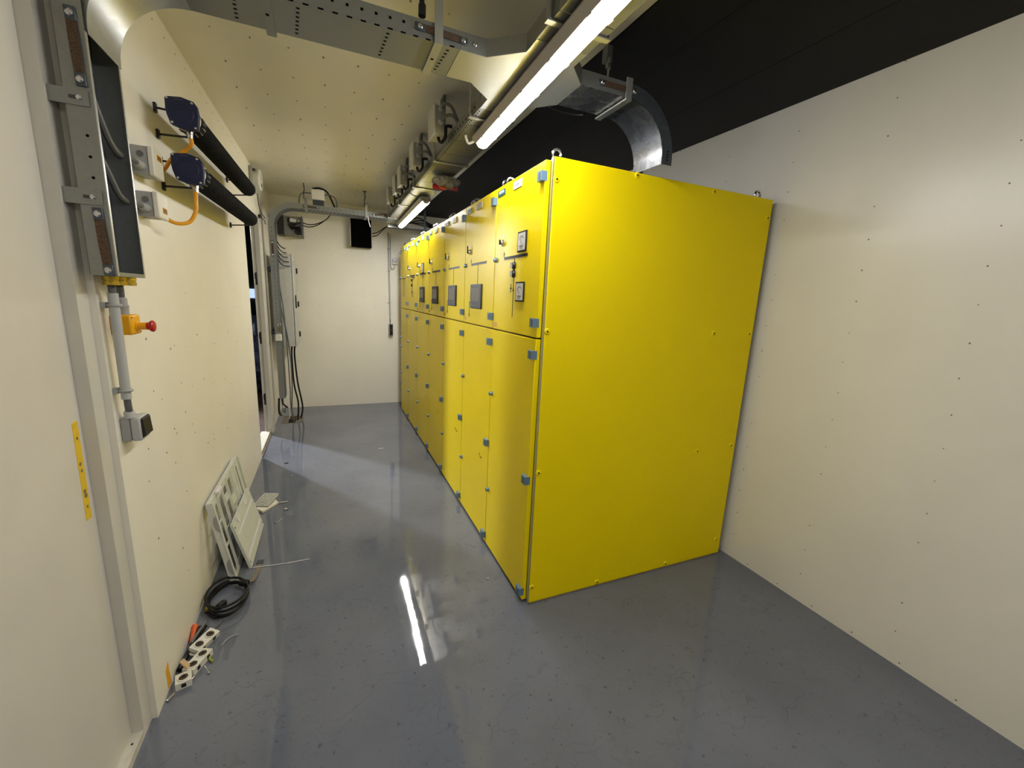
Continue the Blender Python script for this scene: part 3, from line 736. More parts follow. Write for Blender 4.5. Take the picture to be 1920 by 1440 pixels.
for k in range(26):
    z = 1.15+0.045*k; m.box(FX-0.033, FX-0.026, FY0-0.0006, FY0, z, z+0.007)
for k in range(14):
    x = -0.02+0.045*k; m.box(x, x+0.007, FY0-0.0006, FY0, TZ+0.03, TZ+0.036)
for k in range(22):
    x = -0.25+0.042*k; m.box(x, x+0.016, FY0-0.0006, FY0, TZ+0.001, TZ+0.005)
part('perforations', m, 'hole', T5, kind='stuff')
braid(T5, (-0.21, FY0, 2.532), (1, 0, 0), (0, 0, 1), (0, -1, 0), 0.13)
braid(T5, (FX-0.03, FY0, 2.12), (0, 0, -1), (1, 0, 0), (0, -1, 0), 0.13)
braid(T5, (0.52, FY0, 2.532), (1, 0, 0), (0, 0, 1), (0, -1, 0), 0.11)
for x, mt in ((0.425, 'galv_bright'), (-0.21, 'galv')):
    m = MB(); m.prism([(5.458, 2.492), (5.69, 2.492), (5.69, 2.497), (5.464, 2.497), (5.464, 2.625), (5.458, 2.625)], 'x', x, x+0.026); part('strap_hanger', m, mt, T5)
    m = MB(); m.tube(spline([(x, 5.47, 2.60), (x-0.006, 5.47, 2.68), (x+0.004, 5.47, 2.70), (x-0.002, 5.47, 2.775)]), 0.005, 6); part('threaded_rod', m, 'black', T5)
m = MB(); m.box(0.405, 0.445, 5.45, 5.49, 2.768, 2.776); part('rod_plate', m, 'galv_dark', T5)
m = MB(); m.tube(spline([(0.455, 5.452, 2.50), (0.460, 5.448, 2.45), (0.478, 5.450, 2.385)]), 0.004, 6); part('cable_tie', m, 'plate', T5)
# right-hand stub along the end wall with slack cables
T6 = thing('cable_tray', 'dark tray stub with slack cables on the end wall behind the far luminaire', 'cable tray', (1.2, 5.9, 2.46), 'galvanised cable trays')
m = MB(); m.box(0.72, 1.78, 5.80, 6.0, 2.470, 2.4715); part('tray_base', m, 'galv_dark', T6)
m = MB(); m.box(0.72, 1.78, 5.80, 5.8015, 2.4715, 2.50); part('tray_side', m, 'galv', T6)
m = MB(); m.box(0.72, 0.90, 5.78, 5.80, 2.455, 2.470); part('tray_rail', m, 'galv_bright', T6)
m = MB(); m.box(1.175, 1.205, 5.795, 5.80, 2.44, 2.75); part('strap_hanger', m, 'galv_dark', T6)
for k in range(4):
    pts = [(0.95, 5.9, 2.50+0.02*k), (1.1+0.04*k, 5.88, 2.62-0.03*k), (1.3+0.02*k, 5.9, 2.56-0.02*k), (1.6, 5.9, 2.50), (1.9, 5.95, 2.44)]
    m = MB(); m.tube(spline(pts), 0.008, 6); part('laid_cable', m, 'rubber', T6)

# junction boxes hanging beside the long tray
JBL = ['grey junction box beside the long tray, nearest of the row under the ceiling', 'grey junction box second in the row beside the long tray',
       'grey junction box third in the row, middle one beside the long tray', 'grey junction box fourth in the row beside the long tray', 'grey junction box farthest in the row beside the long tray']
for k, (y, s) in enumerate(((2.69, 1.0), (3.35, 0.95), (3.96, 0.9), (4.28, 0.85), (4.76, 0.85))):
    J = thing('junction_box', JBL[k], 'junction box', (0.62, y, 2.53), 'junction boxes beside the long tray')
    m = MB(); m.box(0.598, 0.650, y-0.075*s, y+0.075*s, 2.537, 2.687); part('box_body', m, 'grey_plastic', J, 0.004)
    m = MB(); m.box(0.584, 0.598, y-0.080*s, y+0.080*s, 2.532, 2.692); part('box_lid', m, 'cabinet_grey', J, 0.006)
    m = MB(); m.box(0.650, 0.662, y-0.04, y+0.04, 2.56, 2.76); part('mounting_plate', m, 'galv_dark', J)
    for dz in (0.0, 0.065):
        m = MB(); m.lathe((0.626, y-0.075*s, 2.60+dz), (0, -1, 0), [(0, 0.017), (0.015, 0.017), (0.02, 0.013), (0.035, 0.013)], 12); part('cable_gland', m, 'grey_plastic', J)
        m = MB(); m.tube(spline([(0.626, y-0.105*s, 2.60+dz), (0.632, y-0.15*s, 2.605+dz), (0.662, y-0.18*s, 2.605+dz*0.6), (0.700, y-0.18*s, 2.576)]), 0.009, 8); part('tail_cable', m, 'cable_grey', J)
    m = MB(); m.tube(spline([(0.626, y-0.02, 2.537), (0.628, y-0.03, 2.515), (0.640, y-0.05, 2.505), (0.655, y-0.07, 2.53), (0.657, y-0.08, 2.58), (0.690, y-0.09, 2.582)]), 0.009, 8); part('tail_cable', m, 'rubber', J)

# cable end wrapped in a clear bag with red tape
BG = thing('bagged_cable_end', 'crumpled clear bag tied with red tape hanging under the long tray', 'plastic bag', (0.84, 3.33, 2.40))
bm = bmesh.new(); bmesh.ops.create_icosphere(bm, subdivisions=4, radius=1)
for v in bm.verts:
    n = v.co.copy(); d = 1+0.07*math.sin(14*n.x+5*n.z)+0.07*math.sin(17*n.y+9*n.x)+0.06*math.sin(25*n.z+n.y*11)
    v.co = Vector((0.835+n.x*0.100*d, 3.31+n.y*0.10*d, 2.463+n.z*0.030*d*(1.0 if n.z > 0 else 1.5))) - ROOT[BG.name]
me = bpy.data.meshes.new('bag'); bm.to_mesh(me); bm.free(); me.polygons.foreach_set('use_smooth', [True]*len(me.polygons))
link('bag', me, 'bag', BG)
for x0, x1, z in ((0.745, 0.815, 2.428), (0.868, 0.925, 2.436)):
    m = MB(); m.cyl((x0, 3.34, z), (x1, 3.31, z-0.008 if x0 < 0.8 else z-0.004), 0.020, 14, 0.024); part('red_tape', m, 'red', BG)
m = MB(); m.cyl((0.79, 3.30, 2.418), (0.83, 3.28, 2.408), 0.012, 10); part('orange_core', m, 'orange', BG)
m = MB(); m.cyl((0.815, 3.31, 2.43), (0.868, 3.31, 2.432), 0.012, 10); part('bag_neck', m, 'bag', BG)

# ------------------------------------------------------------------ left wall fittings
def heater(label, za, zb, hang):
    H = thing('tube_heater', label, 'heater', (-0.52, 3.0, za-0.06), 'black tube heaters on the left wall')
    xa = -0.522; y0, y1 = 2.315, 3.84
    d = Vector((0.002, y1-y0, zb-za)).normalized()
    A = Vector((xa, y0, za))
    m = MB(); pr = [(0.055, 0.046), (0.065, 0.049)]
    n = 60
    for k in range(n):
        h = 0.10+(1.50-0.10)*k/n; pr += [(h, 0.050), (h+0.012, 0.050), (h+0.0125, 0.0465), (h+0.0225, 0.0465)]
    pr += [(1.505, 0.050), (1.53, 0.046), (1.538, 0.030), (1.54, 0.0)]
    m.lathe(A, d, pr, 24); part('finned_tube', m, 'heater_black', H)
    m = MB(); m.lathe(A, d, [(-0.012, 0.050), (0.030, 0.050), (0.052, 0.044)], 24); part('collar', m, 'white_plastic', H)
    for k in range(16):
        t = 2*PI*k/16; c = A + d*0.066 + Vector((math.cos(t), 0, math.sin(t)))*0.050
        m = MB(); m.obox(c+d*0.012, Vector((math.cos(t), 0, math.sin(t))), d, Vector((-math.sin(t), 0, math.cos(t))), 0.004, 0.018, 0.002); part('fin_clip', m, 'steel' if k % 5 == 2 else 'grey_dark', H)
    # blue end cap: rounded octagon plate with ring and four screws
    w, h, c = 0.055, 0.056, 0.014
    poly = [(-w+0.004, h), (0.0, h+0.006), (w-0.014, h-0.004), (w-0.002, h-0.02), (w+0.002, 0), (w-0.003, -h+0.008), (w-0.010, -h), (0.0, -h-0.002), (-w+0.012, -h+0.012), (-w+0.002, -0.01), (-w-0.001, 0.01), (-w, h-0.006)]
    m = MB(); m.prism([(xa+p[0], za+p[1]) for p in poly], 'y', y0-0.034, y0-0.010); C = part('end_cap', m, 'heater_blue', H, 0.004)
    m = MB(); m.torus((xa+0.002, y0-0.034, za), (0, 1, 0), 0.036, 0.002, 28, 6); part('cap_ring', m, 'heater_blue', C)
    for sx, sz in ((-0.046, 0.050), (0.036, 0.044), (-0.036, -0.038), (0.042, -0.048)):
        m = MB(); m.lathe((xa+sx, y0-0.034, za+sz), (0, -1, 0), [(0, 0.0045), (0.002, 0.0045), (0.003, 0.002)], 8); part('cap_screw', m, 'steel', C)
    m = MB(); m.box(xa-0.022, xa+0.006, y0-0.0348, y0-0.034, za+0.049, za+0.053); part('cap_print', m, 'ink_grey', C)
    # wall brackets
    for yb in (2.445, 3.87):
        zc = za+(zb-za)*(yb-y0)/(y1-y0)
        for sg in (1, -1):
            m = MB(); m.tube([(xa, min(yb, 3.82), zc+sg*0.045), (XL+0.006, yb, zc+sg*0.052)], 0.0045, 6); part('bracket_arm', m, 'black', H)
            m = MB(); m.box(XL+0.001, XL+0.010, yb-0.011, yb+0.011, zc+sg*0.052-0.018, zc+sg*0.052+0.018); part('bracket_foot', m, 'black', H)
    # gland and yellow lead
    m = MB(); m.lathe((xa+0.012, y0+0.004, za-0.052), (0, 0, -1), [(0, 0.012), (0.012, 0.012), (0.014, 0.010), (0.028, 0.010)], 10); part('cable_gland', m, 'steel', H)
    m = MB(); m.tube(spline([(xa+0.012, y0+0.004, za-0.078)] + hang, 8), 0.0075, 10); part('supply_lead', m, 'cable_yellow', H)
    return H
heater('upper black tube heater with dark blue end cap on the left wall', 2.305, 2.335, [(-0.512, 2.330, 2.205), (-0.545, 2.350, 2.178), (-0.588, 2.350, 2.145), (-0.612, 2.330, 2.095), (-0.622, 2.28, 2.064), (-0.616, 2.223, 2.060)])
heater('lower black tube heater with dark blue end cap on the left wall', 2.095, 2.125, [(-0.508, 2.300, 1.975), (-0.512, 2.295, 1.93), (-0.535, 2.285, 1.885), (-0.575, 2.255, 1.872), (-0.612, 2.223, 1.893)])

for k, (z0, z1, lab) in enumerate(((2.022, 2.126, 'grey wall junction box with yellow warning text, upper of the pair by the heaters'), (1.872, 1.966, 'grey wall junction box with yellow warning text, lower of the pair by the heaters'))):
    J = thing('junction_box', lab, 'junction box', (-0.624, 2.17, z0), 'junction boxes by the heaters')
    m = MB(); m.box(XL, -0.606, 2.120, 2.220, z0+0.002, z1-0.002); part('box_body', m, 'grey_plastic', J, 0.005)
    m = MB(); m.box(-0.606, -0.588, 2.117, 2.222, z0, z1); part('box_lid', m, 'white_plastic', J, 0.004)
    zz = z0+0.060
    tz = z1-0.040 if k == 0 else z0+0.022
    m = MB(); m.box(-0.588, -0.5875, 2.158, 2.208, tz, tz+0.022); part('warning_label', m, 'sticker', J)
    for q in range(4):
        m = MB(); m.box(-0.5875, -0.587, 2.164+0.011*q, 2.169+0.011*q, tz+0.003, tz+0.019); part('label_print', m, 'ink', J)
    m = MB(); m.cyl((-0.628, 2.120, z1-0.032), (-0.628, 2.1185, z1-0.032), 0.0125, 16); part('knockout', m, 'grey_dark', J)
    m = MB(); m.torus((-0.628, 2.119, z1-0.032), (0, 1, 0), 0.0125, 0.0015, 16, 6); part('knockout_ring', m, 'grey_plastic', J)
    m = MB(); m.lathe((-0.628, 2.120, z0+0.030), (0, -1, 0), [(0, 0.016), (0.020, 0.016), (0.024, 0.013), (0.046, 0.0125), (0.050, 0.010)], 14); part('cable_gland', m, 'grey_plastic', J)
    m = MB(); m.tube(spline([(-0.628, 2.072, z0+0.030), (-0.626, 2.02, z0+0.030), (-0.618, 1.96, z0+0.024), (-0.606, 1.8915, z0+0.006)]), 0.0085, 8); part('tail_cable', m, 'cable_grey', J)

# conduit, switch, emergency stop
CD = thing('conduit', 'grey plastic conduit down the left wall from tray to light switch', 'conduit', (-0.626, 1.740, 1.20))
m = MB(); m.cyl((-0.628, 1.740, 1.243), (-0.626, 1.738, 1.586), 0.0135, 16); part('pipe', m, 'conduit', CD)
m = MB(); m.tube(spline([(-0.630, 1.752, 1.196), (-0.628, 1.742, 1.26), (-0.626, 1.738, 1.58), (-0.622, 1.724, 1.612)]), 0.0100, 10); part('inner_cable', m, 'cable_grey', CD)
for z in (1.272, 1.548):
    m = MB(); m.box(XL, -0.644, 1.728, 1.752, z-0.009, z+0.009); m2 = part('clip_base', m, 'grey_plastic', CD)
    m = MB(); m.torus((-0.627, 1.740, z), (0, 0, 1), 0.0155, 0.005, 16, 6); part('clip_ring', m, 'grey_plastic', CD)
ES = thing('emergency_stop', 'yellow emergency stop box with red mushroom button on the left wall', 'emergency stop', (-0.63, 1.815, 1.45))
m = MB(); m.box(XL, -0.602, 1.776, 1.852, 1.450, 1.516); part('box', m, 'estop_yellow', ES, 0.006)
m = MB(); m.lathe((-0.602, 1.814, 1.478), (1, 0, 0), [(0, 0.016), (0.004, 0.016), (0.005, 0.0125), (0.028, 0.0125)], 18); part('collar', m, 'estop_yellow', ES)
m = MB(); m.lathe((-0.574, 1.814, 1.478), (1, 0, 0), [(0, 0.0125), (0.006, 0.0135), (0.012, 0.019), (0.017, 0.0195), (0.021, 0.016), (0.023, 0.006)], 20); part('mushroom_button', m, 'red', ES)
for dy, dz in ((1.783, 1.508), (1.845, 1.458)):
    m = MB(); m.cyl((-0.602, dy, dz), (-0.6013, dy, dz), 0.003, 8); part('box_screw', m, 'ink', ES)
m = MB(); m.lathe((-0.630, 1.805, 1.516), (0, 0, 1), [(0, 0.0165), (0.022, 0.0165), (0.024, 0.0175), (0.030, 0.0175), (0.032, 0.0155), (0.052, 0.0150), (0.056, 0.011)], 14); part('cable_gland', m, 'grey_plastic', ES)
m = MB(); m.tube(spline([(-0.630, 1.805, 1.57), (-0.626, 1.795, 1.595), (-0.620, 1.777, 1.612)]), 0.0100, 10); part('tail_cable', m, 'cable_grey', ES)
SW = thing('light_switch', 'grey surface-mounted switch box with dark rocker at the foot of the conduit', 'switch', (-0.63, 1.785, 1.09))
m = MB(); m.box(XL, -0.632, 1.745, 1.822, 1.092, 1.174); part('back_box', m, 'grey_plastic', SW, 0.005)
m = MB(); m.box(-0.6315, -0.604, 1.745, 1.822, 1.092, 1.174); part('front_cover', m, 'conduit', SW, 0.006)
m = MB(); m.prism([(-0.604, 1.100), (-0.594, 1.108), (-0.598, 1.166), (-0.604, 1.170)], 'y', 1.752, 1.817); part('rocker', m, 'black', SW, 0.001)
m = MB(); m.lathe((-0.632, 1.755, 1.174), (0, 0, 1), [(0, 0.015), (0.020, 0.015), (0.024, 0.013), (0.026, 0.011)], 14); part('cable_entry', m, 'conduit', SW)

# tape remnants
TP = thing('tape_strip', 'long yellow tape strip with worn spots on the near door', 'tape', (-0.711, 1.61, 0.90))
m = MB(); m.hexa([(-0.712, 1.592, 0.895), (-0.711, 1.592, 0.895), (-0.711, 1.622, 0.893), (-0.712, 1.622, 0.893)], [(-0.712, 1.598, 1.205), (-0.711, 1.598, 1.205), (-0.711, 1.628, 1.207), (-0.712, 1.628, 1.207)])
part('tape_band', m, 'tape', TP)
for y, z, r in ((1.612, 1.155, .005), (1.607, 1.075, .006), (1.609, 1.053, .005), (1.609, 0.972, .008), (1.607, 0.987, .007), (1.608, 0.936, .005)):
    m = MB(); m.cyl((-0.711, y, z), (-0.7104, y, z), r, 10); part('worn_spot', m, 'hatch', TP)
m = MB(); m.hexa([(XL, 1.833, 0.012), (XL+0.001, 1.833, 0.012), (XL+0.001, 1.868, 0.012), (XL, 1.868, 0.012)], [(XL, 1.830, 0.098), (XL+0.001, 1.830, 0.098), (XL+0.001, 1.858, 0.118), (XL, 1.858, 0.118)])
solo('tape_strip', m, 'tape_orange', 'short orange-yellow tape strip at the foot of the left wall', 'tape')

# round alarm unit above the far doorway
AL = thing('wall_sounder', 'round grey alarm unit with white ring above the far doorway', 'alarm', (-0.60, 5.06, 2.54))
m = MB(); m.box(XL, -0.630, 4.96, 5.17, 2.545, 2.765); part('back_plate', m, 'grey_plastic', AL, 0.01)
m = MB(); m.lathe((-0.630, 5.065, 2.660), (1, 0, 0), [(0, 0.105), (0.045, 0.103), (0.055, 0.095), (0.062, 0.080)], 28); part('drum', m, 'cabinet_grey', AL)
m = MB(); m.torus((-0.578, 5.065, 2.660), (1, 0, 0), 0.086, 0.012, 28, 8); part('ring', m, 'white_plastic', AL)
m = MB(); m.box(-0.570, -0.566, 5.02, 5.11, 2.60, 2.625); part('blue_label', m, 'label_blue', AL)
m = MB(); m.box(-0.570, -0.566, 5.02, 5.11, 2.64, 2.66); part('white_label', m, 'plate', AL)
m = MB(); m.cyl((-0.612, 4.95, 2.725), (-0.612, 4.962, 2.725), 0.012, 12); part('knob', m, 'black', AL)
m = MB(); m.tube(spline([(-0.62, 5.15, 2.55), (-0.63, 5.28, 2.46), (-0.62, 5.38, 2.40), (-0.60, 5.45, 2.36)]), 0.006, 6); part('lead', m, 'cable_grey', AL)
DC = thing('door_contact', 'small black door contact at the head of the far doorway', 'sensor', (-0.64, 5.27, 2.32))
m = MB(); m.box(XL+0.017, XL+0.045, 5.24, 5.30, 2.335, 2.365); part('contact_body', m, 'black', DC, 0.003)
m = MB(); m.tube(spline([(-0.625, 5.30, 2.35), (-0.60, 5.36, 2.33), (-0.60, 5.44, 2.30)]), 0.004, 6); part('lead', m, 'rubber', DC)

# ------------------------------------------------------------------ far corner
WC = thing('wall_cabinet', 'tall grey wall cabinet with black handle beyond the far doorway', 'cabinet', (-0.51, 6.02, 0.935))
m = MB(); m.box(-0.585, -0.402, 5.79, 6.24, 0.937, 2.035); part('body', m, 'cabinet_grey', WC, 0.004)
for z in (1.1, 1.85):
    m = MB(); m.box(XL, -0.585, 5.83, 6.20, z-0.02, z+0.02); part('mounting_rail', m, 'galv_dark', WC)
m = MB(); m.box(-0.3985, -0.380, 5.79, 6.24, 0.937, 2.035); DR = part('door', m, 'cabinet_grey', WC, 0.004)
m = MB(); m.box(-0.380, -0.366, 5.85, 5.88, 1.40, 1.56); part('handle', m, 'black', DR, 0.006)
for z in (1.05, 1.44, 1.86):
    m = MB(); m.box(-0.384, -0.362, 6.242, 6.262, z-0.035, z+0.035); part('hinge', m, 'black', DR, 0.003)
m = MB(); m.box(-0.395, -0.378, 5.80, 5.82, 1.90, 1.96); part('latch', m, 'ink_grey', DR)
m = MB(); m.box(-0.460, -0.457, 5.7885, 5.79, 1.55, 1.92); part('side_crease', m, 'white_plastic', WC)
CB = [('black cable hanging from the wall cabinet into the floor hatch, left of two', [(-0.45, 5.93, 0.936), (-0.458, 5.92, 0.80), (-0.45, 5.90, 0.45), (-0.410, 5.85, 0.20), (-0.425, 5.79, -0.03)], 0.010, 'rubber'),
      ('black cable hanging from the wall cabinet into the floor hatch, right of two', [(-0.42, 5.98, 0.936), (-0.430, 5.97, 0.80), (-0.41, 5.95, 0.45), (-0.366, 5.90, 0.14), (-0.400, 5.85, -0.03)], 0.010, 'rubber'),
      ('thin grey cable from the far tray down to the floor hatch', [(-0.545, 5.685, 1.55), (-0.47, 5.71, 1.0), (-0.455, 5.71, 0.55), (-0.475, 5.71, 0.15), (-0.46, 5.71, -0.03)], 0.007, 'cable_grey'),
      ('pale grey cable crossing down into the floor hatch beside the far tray', [(-0.545, 5.745, 1.80), (-0.50, 5.75, 1.3), (-0.485, 5.765, 0.5), (-0.49, 5.775, 0.2), (-0.45, 5.775, -0.03)], 0.006, 'cable_grey')]
for lab, pts, r, mt in CB:
    m = MB(); m.tube(spline(pts), r, 8); solo('hanging_cable', m, mt, lab, 'cable', 'cables into the floor hatch')
FH = thing('floor_hatch', 'open rectangular cable hatch in the floor of the far corner', 'floor hatch', (-0.48, 5.81, -0.05))
m = MB(); m.box(HX0+0.002, HX1-0.002, HY0+0.002, HY1-0.002, -0.07, -0.05); part('pit_floor', m, 'pit', FH)
for a in ((HX0+0.001, HX0+0.010, HY0+0.001, HY1-0.001), (HX1-0.010, HX1-0.001, HY0+0.001, HY1-0.001), (HX0+0.010, HX1-0.010, HY0+0.001, HY0+0.010), (HX0+0.010, HX1-0.010, HY1-0.010, HY1-0.001)):
    m = MB(); m.box(*a, -0.05, 0.003); part('rim', m, 'hatch', FH)
for x0, x1 in ((HX0+0.010, HX0+0.075), (HX1-0.080, HX1-0.010)):
    m = MB(); m.box(x0, x1, HY0+0.010, HY1-0.010, -0.012, -0.004); part('cover_plate', m, 'hatch', FH)
WB = thing('wall_socket', 'small white box on the far tray beside the doorway', 'socket', (-0.545, 5.43, 1.04))
m = MB(); m.box(-0.572, -0.512, 5.405, 5.469, 1.045, 1.115); part('box', m, 'white_plastic', WB, 0.004)
for x in (-0.55, -0.53):
    m = MB(); m.tube(spline([(x, 5.44, 1.115), (x+0.005, 5.43, 1.16), (x+0.012, 5.44, 1.21), (x+0.010, 5.467, 1.24)]), 0.005, 6); part('lead', m, 'steel', WB)
# loose wires at the foot of the far tray
for k, (lab, pts, mt, r) in enumerate((('black capped wire tail at the foot of the far tray, upper one', [(-0.55, 5.50, 0.36), (-0.545, 5.47, 0.30), (-0.52, 5.46, 0.27), (-0.50, 5.47, 0.25)], 'black', 0.010),
                      ('black capped wire tail at the foot of the far tray, lower one', [(-0.585, 5.50, 0.36), (-0.59, 5.47, 0.25), (-0.585, 5.46, 0.18), (-0.56, 5.46, 0.155)], 'black', 0.012),
                      ('bare copper wire fan at the foot of the far tray', [(-0.57, 5.58, 0.358), (-0.56, 5.56, 0.22), (-0.54, 5.54, 0.17), (-0.53, 5.55, 0.24)], 'copper', 0.004),
                      ('white wire strand at the foot of the far tray', [(-0.53, 5.62, 0.358), (-0.50, 5.60, 0.26), (-0.49, 5.58, 0.13), (-0.50, 5.57, 0.08)], 'white_plastic', 0.004))):
    m = MB(); m.tube(spline(pts), r, 6); solo('wire_tail', m, mt, lab, 'wire', 'wire tails at the foot of the far tray')
for k in range(5):
    z = 2.10-0.05*k
    m = MB(); m.tube(spline([(-0.535, 5.69, z+0.10), (-0.51, 5.71, z+0.03), (-0.475, 5.73, z-0.005), (-0.45+0.01*k, 5.76, z-0.01)]), 0.0065, 6)
    solo('tray_exit_cable', m, 'rubber', ['topmost', 'second', 'middle', 'fourth', 'lowest'][k]+' black cable fanning out of the far tray above the wall cabinet', 'cable', 'cables fanning out above the wall cabinet')

# open control box high on the end wall
OB = thing('control_box', 'open metal control box with tangled black leads high on the end wall', 'control box', (-0.42, 6.33, 2.29))
m = MB(); m.box(-0.49, -0.285, 6.26, YF, 2.305, 2.53); part('box', m, 'galv', OB, 0.003)
m = MB(); m.box(-0.56, -0.492, 6.22, YF, 2.295, 2.535); part('dark_flange', m, 'black', OB, 0.003)
m = MB(); m.box(-0.284, -0.272, 6.18, YF, 2.285, 2.53); part('side_plate', m, 'grey_dark', OB)
m = MB(); m.cyl((-0.415, 6.235, 2.478), (-0.345, 6.235, 2.470), 0.026, 16); part('white_capacitor', m, 'white_plastic', OB)
m = MB(); m.cyl((-0.445, 6.235, 2.480), (-0.415, 6.235, 2.478), 0.030, 16); part('capacitor_cap', m, 'black', OB)
m = MB(); m.box(-0.325, -0.300, 6.225, 6.26, 2.455, 2.485); part('terminal_block', m, 'white_plastic', OB)
for k in range(4):
    m = MB(); m.tube(spline([(-0.30, 6.22, 2.46), (-0.36, 6.19, 2.44-0.01*k), (-0.44+0.01*k, 6.20, 2.425-0.012*k), (-0.40, 6.21, 2.395-0.008*k), (-0.32, 6.20, 2.40-0.01*k), (-0.30, 6.22, 2.38-0.02*k)]), 0.005, 6); part('lead', m, 'rubber', OB)
m = MB(); m.torus((-0.325, 6.21, 2.335), (0.2, 1, 0), 0.024, 0.006, 18, 6); part('lead_coil', m, 'rubber', OB)
m = MB(); m.ball((-0.345, 6.23, 2.345), 0.024, 0.02, 0.03); part('relay', m, 'black', OB)
for k, dz in enumerate((0.0, -0.03)):
    m = MB(); m.tube(spline([(-0.285, 6.20, 2.46+dz), (-0.20, 6.15, 2.435+dz), (-0.10, 6.0, 2.435+dz*0.6), (0.0, 5.85, 2.47), (0.05, 5.69, 2.505)]), 0.006, 6); part('tail_cable', m, 'rubber', OB)

# black ventilation fan box
VF = thing('fan_box', 'square black ventilation fan box high on the end wall', 'fan', (0.435, 6.36, 2.24))
m = MB(); m.box(0.30, 0.565, 6.32, YF, 2.235, 2.592); part('casing', m, 'hole', VF, 0.004)
for a in ((0.292, 0.300, 2.235, 2.592), (0.565, 0.573, 2.235, 2.592)):
    m = MB(); m.box(a[0], a[1], 6.30, YF, a[2], a[3]); part('side_flange', m, 'cabinet_grey', VF)
for a in ((0.30, 0.565, 2.235, 2.250), (0.30, 0.565, 2.577, 2.592)):
    m = MB(); m.box(a[0], a[1], 6.305, 6.32, a[2], a[3]); part('frame_rail', m, 'hole', VF)
m = MB(); m.torus((0.4325, 6.315, 2.415), (0, 1, 0), 0.105, 0.006, 28, 6); part('guard_ring', m, 'hole', VF)
for k in range(5):
    t = 2*PI*k/5+0.4; ca, sa = math.cos(t), math.sin(t)
    m = MB(); c = Vector((0.4325+0.055*ca, 6.318, 2.415+0.055*sa)); m.obox(c, (ca, 0, sa), (0.5*-sa, 0.85, 0.5*ca), Vector((ca, 0, sa)).cross(Vector((0.5*-sa, 0.85, 0.5*ca)).normalized()), 0.042, 0.003, 0.024); part('blade', m, 'hole', VF)
m = MB(); m.cyl((0.4325, 6.306, 2.415), (0.4325, 6.32, 2.415), 0.026, 16); part('hub', m, 'hole', VF)
for x, mt in ((0.30, 'hatch'), (0.562, 'plate')):
    m = MB(); m.cyl((x, 6.36, 2.225), (x, 6.36, 2.236), 0.010, 10); part('fixing', m, mt, VF)
for dz in (0.0, -0.035):
    m = MB(); m.tube(spline([(0.573, 6.36, 2.43+dz), (0.64, 6.30, 2.44+dz), (0.70, 6.1, 2.475+dz*0.4), (0.74, 5.92, 2.487)]), 0.006, 6); part('tail_cable', m, 'rubber', VF)
# white box above the far tray
UB = thing('junction_box', 'white square junction box standing above the tray near the end wall', 'junction box', (-0.07, 5.60, 2.56))
m = MB(); m.box(-0.140, -0.005, 5.56, 5.62, 2.635, 2.745); part('box_body', m, 'white_plastic', UB, 0.006)
m = MB(); m.box(-0.130, -0.012, 5.585, 5.60, 2.562, 2.635); part('mounting_plate', m, 'galv_dark', UB)
m = MB(); m.tube(spline([(-0.14, 5.59, 2.70), (-0.20, 5.59, 2.70), (-0.255, 5.59, 2.67), (-0.27, 5.58, 2.58)]), 0.007, 6); part('tail_cable', m, 'cable_grey', UB)
m = MB(); m.tube(spline([(-0.005, 5.59, 2.70), (0.06, 5.59, 2.705), (0.115, 5.59, 2.67), (0.125, 5.58, 2.57)]), 0.007, 6); part('tail_cable', m, 'cable_grey', UB)
m = MB(); m.tube(spline([(-0.13, 5.60, 2.752), (-0.05, 5.60, 2.768), (0.03, 5.60, 2.73), (0.10, 5.58, 2.58)]), 0.010, 8); part('tail_cable', m, 'rubber', UB)
# conduits, socket and sensor on the end wall
EC = thing('conduit', 'slim grey conduit down the end wall to the small black switch', 'conduit', (0.805, 6.42, 1.2))
m = MB(); m.cyl((0.815, 6.422, 1.255), (0.800, 6.422, 2.47), 0.010, 12); part('pipe', m, 'conduit', EC)
m = MB(); m.cyl((0.815, 6.422, 1.195), (0.815, 6.422, 1.26), 0.006, 10); part('inner_cable', m, 'cable_grey', EC)
for z in (1.5, 1.95, 2.25):
    m = MB(); m.box(0.788, 0.826, 6.424, YF, z-0.008, z+0.008); part('clip', m, 'grey_plastic', EC)
ES2 = thing('light_switch', 'small black twin switch at the foot of the end wall conduit', 'switch', (0.82, 6.42, 1.02))
m = MB(); m.box(0.788, 0.850, 6.395, YF, 1.025, 1.195); part('back_box', m, 'grey_plastic', ES2, 0.004)
for a, c in ((1.033, 1.108), (1.112, 1.188)):
    m = MB(); m.box(0.800, 0.846, 6.388, 6.395, a, c); part('rocker', m, 'black', ES2, 0.002)
SN = thing('light_sensor', 'small white dome sensor on the end wall beside the conduit', 'sensor', (0.885, 6.41, 2.04))
m = MB(); m.box(0.852, 0.918, 6.405, YF, 2.045, 2.10); part('base', m, 'white_plastic', SN, 0.004)
m = MB(); m.lathe((0.885, 6.405, 2.100), (0, -1, 0), [(-0.03, 0.036), (0.0, 0.035), (0.015, 0.028), (0.024, 0.015), (0.026, 0.0)], 20); part('dome', m, 'plate', SN)
m = MB(); m.tube(spline([(0.885, 6.42, 2.045), (0.878, 6.42, 1.995), (0.850, 6.42, 1.975), (0.832, 6.42, 2.01), (0.830, 6.42, 2.10), (0.828, 6.42, 2.45)]), 0.006, 8); part('lead', m, 'conduit', SN)

